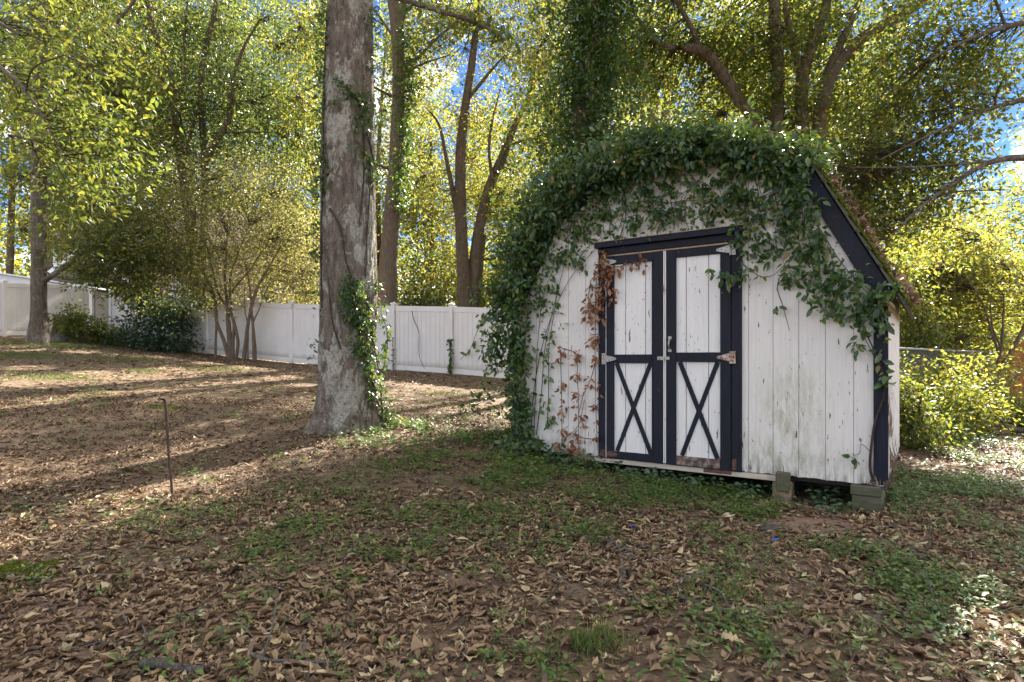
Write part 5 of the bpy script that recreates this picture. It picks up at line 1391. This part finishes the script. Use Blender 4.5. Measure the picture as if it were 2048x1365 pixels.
for px, py, rx, ry, K, d0, d1 in AREAS:
    K = int(K * (1.5 if d0 <= 0 else .62))
    if d0 > 0: d1 = d0 + (d1 - d0) * .7
    a = rng.uniform(0, 6.283, K); q = np.sqrt(rng.random(K)) * (1 + .12 * rng.normal(size=K))
    if d0 <= 0: K = max(6, int(K * random.uniform(.55, 1.25)))
    a, q = a[:K] if len(a) >= K else a, q[:K] if len(q) >= K else q
    for ax_, ay_ in zip(px + rx * q * np.cos(a), py + ry * q * np.sin(a)):
        u, z = wall_uz(ax_, ay_)
        d = d0 + (d1 - d0) * random.random() ** 1.2
        if d < .03 and prof(u) - .02 > z and 0 < u < SW: d = .03 + random.random() * .05
        p = W(u, d, z); P.append(p); D.append(d)
C = np.array(P)
gC = gz0(C[:, 0], C[:, 1]); C = C[C[:, 2] > gC + .03]
pos, f, nr, L = whorls(C, 5.2, .055, .068, OUT, .45, .5)
# the mass lying back over the roof and down the left side
P = []
for k in range(420):
    u = random.uniform(-.05, 3.2); d = -random.uniform(.05, 1.5) * random.random()
    P.append(W(u, d, prof(u) + .03 + abs(random.gauss(0, .10)) * (1 if 1 < u < 2.9 else .7)))
for k in range(520):
    d = -random.uniform(0, SD * .8); z = random.uniform(.4, 2.9); u = (0 if z < 1.9 else (z - 1.9) * .52) - .03 - abs(random.gauss(0, .13))
    P.append(W(u, d, z))
for k in range(90):          # loose shoots reaching up and out of the mass
    u = random.uniform(-.25, 3.15); b = np.array(W(u, random.uniform(-.3, .12), prof(max(u, 0)) + .05)); h = random.uniform(.08, .34); dx, dy = random.gauss(0, .12), random.gauss(0, .12)
    for t in np.linspace(.2, 1, 4): P.append(tuple(b + np.array([dx * t, dy * t, h * t])))
for k in range(26):
    b = np.array(W(random.uniform(-.15, .05), random.uniform(-.1, .3), random.uniform(.7, 2.7))); h = random.uniform(.08, .3); ang_ = random.uniform(2.4, 3.9)
    for t in np.linspace(.3, 1, 3): P.append(tuple(b + np.array([math.cos(ang_) * h * t, math.sin(ang_) * h * t * .5, -.1 * t])))
C2 = np.array(P); p2, f2, n2, L2 = whorls(C2, 5.5, .07, .072, np.array([-.3, -.3, .7]), .3, .6)
pos = np.concatenate([pos, p2]); f = np.concatenate([f, f2]); nr = np.concatenate([nr, n2]); L = np.concatenate([L, L2])
u_, d_ = shed_ud(pos[:, 0], pos[:, 1]); pz = np.interp(u_, [-.2, 0, .51, 1.81, 3.11, 3.62, 3.82], [1.567, 1.94, 2.89, 3.45, 2.89, 1.94, 1.567])
inside = (u_ > 0) & (u_ < SW) & (d_ < .012) & (d_ > -SD) & (pos[:, 2] < pz + .01)
pos, f, nr, L, d_ = pos[~inside], f[~inside], nr[~inside], L[~inside], d_[~inside]
ivy_leaves(ivy, pos, f, nr, L, 'leaf_ivy', 300, front=d_ + .1 * rng.random(len(d_)))
# woody stems of that ivy
sm = MB()
def stemline(px_pts, d=.03, r=.005, jit=1.5):
    pts = [W(*(lambda uz: (uz[0], d, uz[1]))(wall_uz(a + random.gauss(0, jit), b + random.gauss(0, jit)))) for a, b in px_pts]
    Q = smooth_path(pts, 5); sm.tube(Q, np.linspace(r, r * .45, len(Q)), 4, False)
stemline([(1748, 962), (1741, 935), (1743, 890), (1752, 840), (1766, 800), (1770, 770), (1764, 740), (1750, 705), (1735, 670)], .035, .013, .3)
stemline([(1770, 800), (1768, 760), (1752, 720), (1738, 690), (1720, 655)], .035, .006)
stemline([(1741, 900), (1725, 890), (1720, 905), (1710, 908)], .02, .003)
for q in [[(1480, 520), (1500, 540), (1520, 555), (1548, 550), (1570, 530), (1600, 500)], [(1560, 555), (1555, 580), (1565, 610), (1578, 640), (1580, 660)], [(1640, 460), (1680, 520), (1720, 570), (1760, 620), (1770, 700)], [(1500, 320), (1510, 360), (1520, 410), (1505, 450), (1490, 490)],
          [(1040, 900), (1045, 800), (1052, 700), (1060, 600), (1080, 520), (1120, 450), (1180, 400), (1260, 370)], [(1070, 900), (1072, 800), (1078, 700), (1090, 600), (1110, 540)], [(1060, 880), (1075, 760), (1100, 650), (1140, 560), (1190, 500), (1240, 440)], [(1075, 870), (1085, 780), (1090, 700), (1105, 620), (1130, 530), (1140, 460)],
          [(1098, 860), (1097, 780), (1100, 700), (1108, 640), (1120, 570)], [(1250, 380), (1255, 430), (1245, 470), (1240, 490)], [(1300, 370), (1310, 420), (1305, 455), (1300, 480)], [(1350, 360), (1345, 400), (1352, 440), (1348, 468)], [(1290, 395), (1330, 410), (1380, 400), (1440, 410)], [(1380, 350), (1410, 390), (1400, 430), (1420, 460)],
          [(1550, 380), (1560, 430), (1550, 480), (1570, 530)], [(1600, 380), (1610, 450), (1640, 520), (1680, 560)], [(1215, 400), (1225, 430), (1222, 470), (1235, 500)], [(1480, 250), (1483, 300), (1487, 340)], [(1490, 300), (1500, 330), (1502, 345)], [(1130, 480), (1180, 440), (1240, 425), (1300, 400)], [(1150, 540), (1170, 500), (1210, 470)]]:
    stemline(q, .022, .0048)
for k in range(60):
    a0, b0 = random.uniform(1090, 1650), random.uniform(330, 420); n = 4
    if not (wall_uz(a0, b0)[1] < prof(wall_uz(a0, b0)[0]) - .1): continue
    q = [(a0, b0)]
    for j in range(n): q.append((q[-1][0] + random.gauss(0, 13), q[-1][1] + random.uniform(8, 28)))
    stemline(q, .012, .0028, 0)
sm.build('stems', M['vine'], ivy)

# dry brown creeper by the left door jamb
dry = empty('dried_creeper', W(1.1, .03, .3), 'dead brown leaved creeper hanging beside the left door jamb', 'creeper')
sm = MB(); CC = []
for pts, k in [([(1212, 505), (1213, 530), (1212, 560), (1208, 600), (1210, 640)], 58), ([(1205, 520), (1196, 560), (1194, 620), (1193, 690), (1194, 760), (1195, 830), (1198, 900)], 62), ([(1215, 525), (1235, 535), (1260, 530), (1280, 528), (1296, 521)], 20), ([(1222, 545), (1228, 570), (1232, 600)], 18),
               ([(1122, 695), (1150, 705), (1157, 720), (1158, 760), (1160, 800), (1160, 880), (1159, 905)], 36), ([(1124, 700), (1126, 780), (1127, 860), (1126, 900)], 16), ([(1195, 720), (1184, 760), (1170, 790), (1160, 830)], 5), ([(1135, 875), (1160, 850), (1172, 800)], 5), ([(1185, 560), (1180, 600), (1182, 640)], 14), ([(1160, 875), (1180, 877), (1196, 880)], 4), ([(1130, 895), (1145, 900), (1150, 880)], 10)]:
    Q = smooth_path([W(*(lambda uz: (uz[0], .034, uz[1]))(wall_uz(a, b))) for a, b in pts], 6)
    sm.tube(Q, np.linspace(.0045, .0025, len(Q)), 4, False)
    j = rng.integers(0, len(Q), k); CC.append(Q[j] + rng.normal(0, .024, (k, 3)) * np.array([1, .3, 1]) + OUT * .012)
sm.build('stems', M['vine'], dry)
pos, f, nr, L = whorls(np.concatenate(CC), 2.6, .024, .058, OUT, .7, .9)
ivy_leaves(dry, pos, f, nr, L, 'leaf_dry', 200)

# ivy on the big oak
tivy = empty('tree_ivy', tuple(ray(720, 845, OZ - .5)), 'bright green ivy climbing up both flanks of the big oak trunk', 'ivy')
def oak_pt(px, py, out=.03, side=0):
    z = ray(px, py, OZ)[2]; k = int(np.argmin(np.abs(OAK_P[:, 2] - z))); c = OAK_P[k]; r = OAK_R[k] * 1.02
    x = (px - CX) / FPX * (OZ - r * .5) - c[0]; q = np.clip(x / r, -1.0, 1.0)
    a = math.asin(q); n = np.array([math.sin(a), -math.cos(a), 0])
    return c + n * (r + out) + np.array([0, 0, z - c[2]]) + (np.array([max(0, abs(x / r) - 1) * r * np.sign(x), 0, 0])), n
C, N_ = [], []
for px, py, rx, ry, K in [(652, 60, 9, 70, 46), (650, 200, 8, 90, 46), (647, 330, 8, 80, 46), (644, 450, 6, 90, 22), (642, 560, 5, 80, 16), (640, 690, 4, 60, 8), (648, 100, 12, 60, 20), (660, 360, 8, 30, 12),
                          (738, 40, 9, 30, 16), (742, 110, 9, 60, 26), (735, 220, 16, 30, 34), (712, 208, 16, 12, 18), (686, 190, 9, 12, 8), (722, 255, 12, 22, 16), (738, 320, 12, 40, 20), (715, 310, 9, 22, 9), (742, 360, 9, 26, 14), (690, 230, 14, 10, 5),
                          (712, 575, 14, 18, 34), (714, 620, 20, 34, 66), (724, 670, 17, 36, 60), (736, 720, 12, 40, 46), (743, 770, 8, 36, 34), (752, 815, 10, 24, 26), (700, 600, 9, 20, 16), (748, 600, 6, 60, 14), (765, 840, 18, 14, 26), (700, 845, 10, 8, 6)]:
    a = rng.uniform(0, 6.283, K); q = np.sqrt(rng.random(K))
    for ax_, ay_ in zip(px + rx * q * np.cos(a), py + ry * q * np.sin(a)):
        p, n = oak_pt(ax_, ay_, random.uniform(.015, .08)); C.append(p); N_.append(n)
C = np.array(C); N_ = np.array(N_)
nn = 4; ctr = np.repeat(C, nn, 0); fac = np.repeat(N_, nn, 0); n = len(ctr)
f = nrmz(rng.normal(size=(n, 3)) + fac * .4); f[:, 2] -= .4
pos = ctr + f * .03 + rng.normal(0, .025, (n, 3)); nr = fac + rng.normal(0, .5, (n, 3)) + np.array([0, 0, .6])
ivy_leaves(tivy, pos, f, nr, rng.uniform(.04, .08, n), 'leaf_ivy', 300, front=-pos[:, 1] + rng.random(n) * .3)
sm = MB()
for pts in [[(750, 850), (747, 800), (738, 740), (726, 680), (712, 600), (708, 560)], [(757, 845), (752, 760), (744, 690), (740, 620)], [(668, 430), (690, 470), (700, 530), (716, 580)], [(745, 340), (735, 280), (725, 230), (690, 190), (670, 180)], [(733, 560), (735, 480), (738, 400), (740, 320)], [(648, 620), (645, 500), (650, 380), (652, 200), (655, 40)], [(690, 700), (672, 640), (664, 560)], [(730, 280), (729, 380), (722, 460)]]:
    Q = smooth_path([oak_pt(a, b, .008)[0] for a, b in pts], 8); sm.tube(Q, np.linspace(.013, .007, len(Q)), 5, False)
sm.build('stems', M['vine'], tivy)
creeper('creeper', 'loose leafy creeper dangling off the right side of the big oak trunk', [oak_pt(750, 600, .08)[0], ray(762, 625, 7.9), ray(772, 655, 7.8), ray(775, 690, 7.8), ray(770, 720, 7.8), ray(766, 745, 7.85)], .006, 46, .085)

# ivy round the tree behind the shed
bivy = empty('tree_ivy', tuple(IV_P[1]), 'thick shaggy ivy wrapped round the trunk behind the shed', 'ivy')
C = []
K = 4600
zt = rng.uniform(2.6, 8.6, K); 
for z in zt:
    k = int(np.argmin(np.abs(IV_P[:, 2] - z))); k2 = min(k + 1, len(IV_P) - 1)
    c = IV_P[k] if abs(IV_P[k2][2] - IV_P[k][2]) < .01 else IV_P[max(k - 1, 0)] * 0 + np.array([np.interp(z, IV_P[:, 2], IV_P[:, 0]), np.interp(z, IV_P[:, 2], IV_P[:, 1]), z])
    a = random.uniform(0, 6.283); lump = .55 + .6 * float(fbm(np.array([a * 1.2]), np.array([z * 1.1]), 33)[0])
    front = max(0, -math.sin(a))
    if front > .92 and random.random() < .35: continue
    rr = .26 + abs(random.gauss(0, .5)) * lump * (1 - .55 * front)
    C.append((c[0] + rr * math.cos(a) * 1.15, c[1] + rr * math.sin(a), z))
for k in range(800):
    z = random.uniform(2.6, 8.6); a = -math.pi / 2 + random.choice([-1, 1]) * random.uniform(.12, 1.3); rr = random.uniform(.25, .36)
    C.append((np.interp(z, IV_P[:, 2], IV_P[:, 0]) + rr * math.cos(a), np.interp(z, IV_P[:, 2], IV_P[:, 1]) + rr * math.sin(a), z))
C = np.array(C); C = np.concatenate([C, np.stack([rng.normal(1.0, .35, 220), rng.normal(9.7, .3, 220), rng.uniform(2.5, 4.2, 220)], -1)])
pos, f, nr, L = whorls(C, 5, .10, .095, np.array([0, -.8, .2]), .4, .7)
keep = sun_keep(pos); pos, f, nr, L = pos[keep], f[keep], nr[keep], L[keep]
ivy_leaves(bivy, pos, f, nr, L, 'leaf_ivy', 250, front=-pos[:, 1] + rng.random(len(pos)) * .4, far=True)

# a coat of ivy on the tan barked tree behind the fence
fivy = empty('tree_ivy', tuple(ray(790, 520, 19)), 'ivy coat on the right side of the tan barked forked tree behind the fence', 'ivy')
C = []
for k in range(360):
    y = random.uniform(60, 420); c = ray(np.interp(y, [60, 200, 420], [796, 798, 786]), y, 18.9); a = random.uniform(-.4, 2.2)
    C.append(c + np.array([.28 * math.sin(a) + abs(random.gauss(0, .12)), -.25 * math.cos(a) - abs(random.gauss(0, .05)), 0]))
pos, f, nr, L = whorls(np.array(C), 5, .14, .12, np.array([.3, -.6, 0]), .4, .7)
V, F, T = scatter(IVT[:1], pos, f, nr, L); o = link('foliage', np_mesh('foliage', V, F, T), M['leaf_ivy'], fivy); tag(o, kind='stuff')
# ------------------------------------------------------------------ small things
# rusty bent post
gx, gy = on_ground(345, 988); g = float(gz0(gx, gy)); s = gy / FPX
def at(px, py, Y=gy): return tuple(ray(px, py, Y))
r = empty('metal_post', (gx, gy, g), 'rusty bent metal post sticking up out of the leaves', 'post')
Q = smooth_path([(gx, gy, g - .08), at(342, 960), at(338, 920), at(335, 870), at(332, 830), at(330, 808), at(328, 801, gy - .01), at(324, 799, gy - .03), at(317, 800, gy - .06)], 4)
mb = MB()
t = nrmz(np.gradient(Q, axis=0))
for i in range(len(Q) - 1):      # an angle iron: two thin flanges
    for (a0, b0), (a1, b1) in (((-.010, 0), (.010, .003)), ((-.010, 0), (-.007, .018))):
        def sec(k):
            x = np.cross(t[k], [0, -1, 0]); x = x / np.linalg.norm(x); y = np.cross(t[k], x)
            return [Q[k] + x * a + y * b for a, b in ((a0, b0), (a1, b0), (a1, b1), (a0, b1))]
        mb.add(sec(i) + sec(i + 1), [(0, 1, 5, 4), (1, 2, 6, 5), (2, 3, 7, 6), (3, 0, 4, 7)])
mb.build('shaft', M['rust_post'], r)

# old stump by the left fence
Z = 20.9
sx, sy = ray(138, 690, Z)[:2]; g = float(gz0(sx, sy))
st = empty('tree_stump', (sx, sy, g), 'tall weathered grey tree stump with a torn brown face by the far left fence', 'stump')
S, NZ = 40, 14
ang = np.linspace(0, 2 * np.pi, S, endpoint=False); V = []
for k in range(NZ + 1):
    h = k / NZ; rr = .42 * (1 + .75 * (1 - h) ** 3)
    rad = rr * (1 + .10 * np.cos(ang * 5 + .7) * (1 - h * .6) + .12 * (fbm(ang * 3, np.full(S, h * 3), 8) - .5) + .07 * (fbm(ang * 9, np.full(S, h * 2), 14) - .5))
    top = .92 + .10 * np.cos(ang - 2.8) + .06 * (fbm(ang * 4, ang * 0, 3) - .5)
    V.append(np.stack([sx + rad * np.cos(ang), sy + rad * np.sin(ang), g - .06 + h * top], -1))
V = np.concatenate(V + [np.array([[sx, sy, g + .82]])]); F = [(k * S + j, k * S + (j + 1) % S, (k + 1) * S + (j + 1) % S, (k + 1) * S + j) for k in range(NZ) for j in range(S)]
mb = MB(); mb.add(V, F + [(NZ * S + j, NZ * S + (j + 1) % S, len(V) - 1) for j in range(S)]); mb.build('trunk', M['stump'], st, smooth=True)
mb = MB(); 
for k in range(26):
    a = -math.pi / 2 + random.gauss(-.15, .2); h0 = random.uniform(.1, .6); ln = random.uniform(.15, .34); rr = .50 - .1 * h0 + random.uniform(-.01, .03)
    c = np.array([sx + rr * math.cos(a), sy + rr * math.sin(a), g + h0]); w = .03
    mb.add([c, c + np.array([w, 0, 0]), c + np.array([w * .5, .03, ln]), c + np.array([w * .4, -.03, ln * .4])], [(0, 1, 3), (1, 2, 3), (0, 3, 2)])
tag(mb.build('torn_wood', M['rotwood'], st), kind='stuff')

# fallen log on the right
def log(label, A, B, r, mat='stump', name='fallen_log', cat='log', wob=.06, twigs=0):
    A = np.array([*A, float(gz0(*A)) + r * .7]); B = np.array([*B, float(gz0(*B)) + r * .7])
    n = 6; pts = [A + (B - A) * i / n + np.array([random.gauss(0, wob), random.gauss(0, wob), 0]) for i in range(n + 1)]
    for p in pts: p[2] = float(gz0(p[0], p[1])) + r * .75 + random.uniform(0, r * .8)
    root = empty(name, tuple(A), label, cat)
    _, _, V, F = rough_tube(np.array(pts), np.linspace(r, r * .55, n + 1), 10 if r > .04 else 6, 4, .12)
    o = link('stem', np_mesh('stem', V, F, smooth=True), M[mat], root)
    for k in range(twigs):
        i = random.randint(1, n - 1); d = nrmz(np.array([random.gauss(0, 1), random.gauss(0, 1), .35 + random.random() * .3])); L = random.uniform(.12, .3)
        q = np.array([pts[i], pts[i] + d * L * .5 + rng.normal(0, .02, 3), pts[i] + d * L]); q[1:, 2] = np.maximum(q[1:, 2], gz0(q[1:, 0], q[1:, 1]) + r)
        _, _, V, F = rough_tube(q, np.array([r * .5, r * .4, r * .2]), 5, 3, .1); link('twig', np_mesh('twig', V, F, smooth=True), M[mat], root)
log('dark fallen log lying in the weeds at the right edge of the yard', on_ground(1905, 858), on_ground(2085, 872), .075, 'bark_grey')
def gpt(px, py): return on_ground(px, py)
log('grey fallen branch lying on the leaves in front of the shed doors', gpt(1118, 1062), gpt(1275, 1112), .017, 'stick', 'fallen_branch', 'branch', .012, 3)
log('thin pale branch with side twigs lower down in front of the shed', gpt(1235, 1140), gpt(1275, 1235), .010, 'stick', 'fallen_branch', 'branch', .012, 3)
log('dark forked branch on the leaves right of the thin pale branch', gpt(1310, 1175), gpt(1490, 1240), .010, 'stick', 'fallen_branch', 'branch', .015, 4)
log('thick dead stick lying at the bottom edge of the picture', gpt(285, 1340), gpt(405, 1352), .022, 'stick', 'fallen_branch', 'branch', .005, 0)
log('slim grey branch lying along the bottom left of centre', gpt(495, 1318), gpt(680, 1338), .009, 'stick', 'fallen_branch', 'branch', .012, 2)
log('short lichen grey stick lying among the green creeper left of centre', gpt(680, 1128), gpt(730, 1098), .011, 'stick', 'fallen_branch', 'branch', .006, 1)
log('straw coloured stick propped near the foot of the big oak', gpt(622, 945), gpt(650, 915), .008, 'bare_wood', 'fallen_branch', 'branch', .004, 0)
log('short grey stick with a pale end at the left edge', gpt(18, 1035), gpt(62, 1003), .013, 'stick', 'fallen_branch', 'branch', .006, 0)
log('crooked brown stick lying across the moss at the left edge', gpt(5, 1170), gpt(140, 1122), .008, 'stick', 'fallen_branch', 'branch', .008, 1)
log('brown broken branch lying below the moss at the left', gpt(78, 1200), gpt(135, 1168), .012, 'stick', 'fallen_branch', 'branch', .006, 1)
log('pair of long thin twigs on the leaves under the right corner of the shed', gpt(1715, 1075), gpt(1880, 1120), .008, 'stick', 'fallen_branch', 'branch', .02, 3)
log('bent twig lying in the sunny patch at the lower right', gpt(1940, 1285), gpt(2000, 1225), .008, 'stick', 'fallen_branch', 'branch', .01, 2)
# many loose twigs too thin to tell apart
mb = MB()
for k in range(420):
    y = math.sqrt(random.uniform(4, 100)); x = random.uniform(-.85, .85) * y
    if bool(in_shed(np.array([x]), np.array([y]))[0]): continue
    a = random.uniform(0, 3.14); L = random.uniform(.08, .32); z = float(gz(x, y)) + .02
    p = [np.array([x, y, z]), np.array([x + math.cos(a) * L * .5 + random.gauss(0, .015), y + math.sin(a) * L * .5, z + random.uniform(.005, .03)]), np.array([x + math.cos(a) * L, y + math.sin(a) * L, z + random.uniform(-.005, .02)])]
    mb.tube(p, [.0035, .003, .0015], 3, False)
o = link('loose_twigs', mb.mesh('loose_twigs'), M['stick'], ground); tag(o, kind='stuff')

# flat dark stone and bits of blue plastic
gx, gy = on_ground(1545, 1056); g = float(gz(gx, gy))
mb = MB(); n = 9; poly = [(gx + .11 * math.cos(k * 6.283 / n) * random.uniform(.8, 1.15), gy + .075 * math.sin(k * 6.283 / n) * random.uniform(.8, 1.15)) for k in range(n)]
mb.prism(poly, g - .02, g + .022, lambda a, d, b: (a, b, d)); o = mb.build('flat_stone', M['concrete_dark'], None, bevel=.01); tag(o, 'flat dark stone half buried beside the bare dirt patch', 'stone')
def scrap(px, py, mat, label, s):
    x, y = on_ground(px, py); g = float(gz(x, y)) + .03
    mb = MB(); pts = [(-1, -.4, 0), (-.2, -.6, .5), (.7, -.3, .25), (1, .3, .5), (.1, .5, .2), (-.8, .35, .45)]
    vs = [(x + a * s, y + b * s, g + c * s * .7) for a, b, c in pts]; vs += [(p[0], p[1], p[2] - .003) for p in vs]
    mb.add(vs, [(0, 1, 5), (1, 4, 5), (1, 2, 4), (2, 3, 4), (6, 11, 7), (7, 11, 10), (7, 10, 8), (8, 10, 9)] + [(i, (i + 1) % 6, 6 + (i + 1) % 6, 6 + i) for i in range(6)])
    o = mb.build('plastic_scrap', M[mat], None); tag(o, label, 'litter')
scrap(1551, 1086, 'blue_plastic', 'bright light blue plastic scrap on the leaves below the dirt patch', .024)
scrap(1266, 1064, 'navy_plastic', 'dark blue plastic scrap on the leaves below the shed doors', .02)
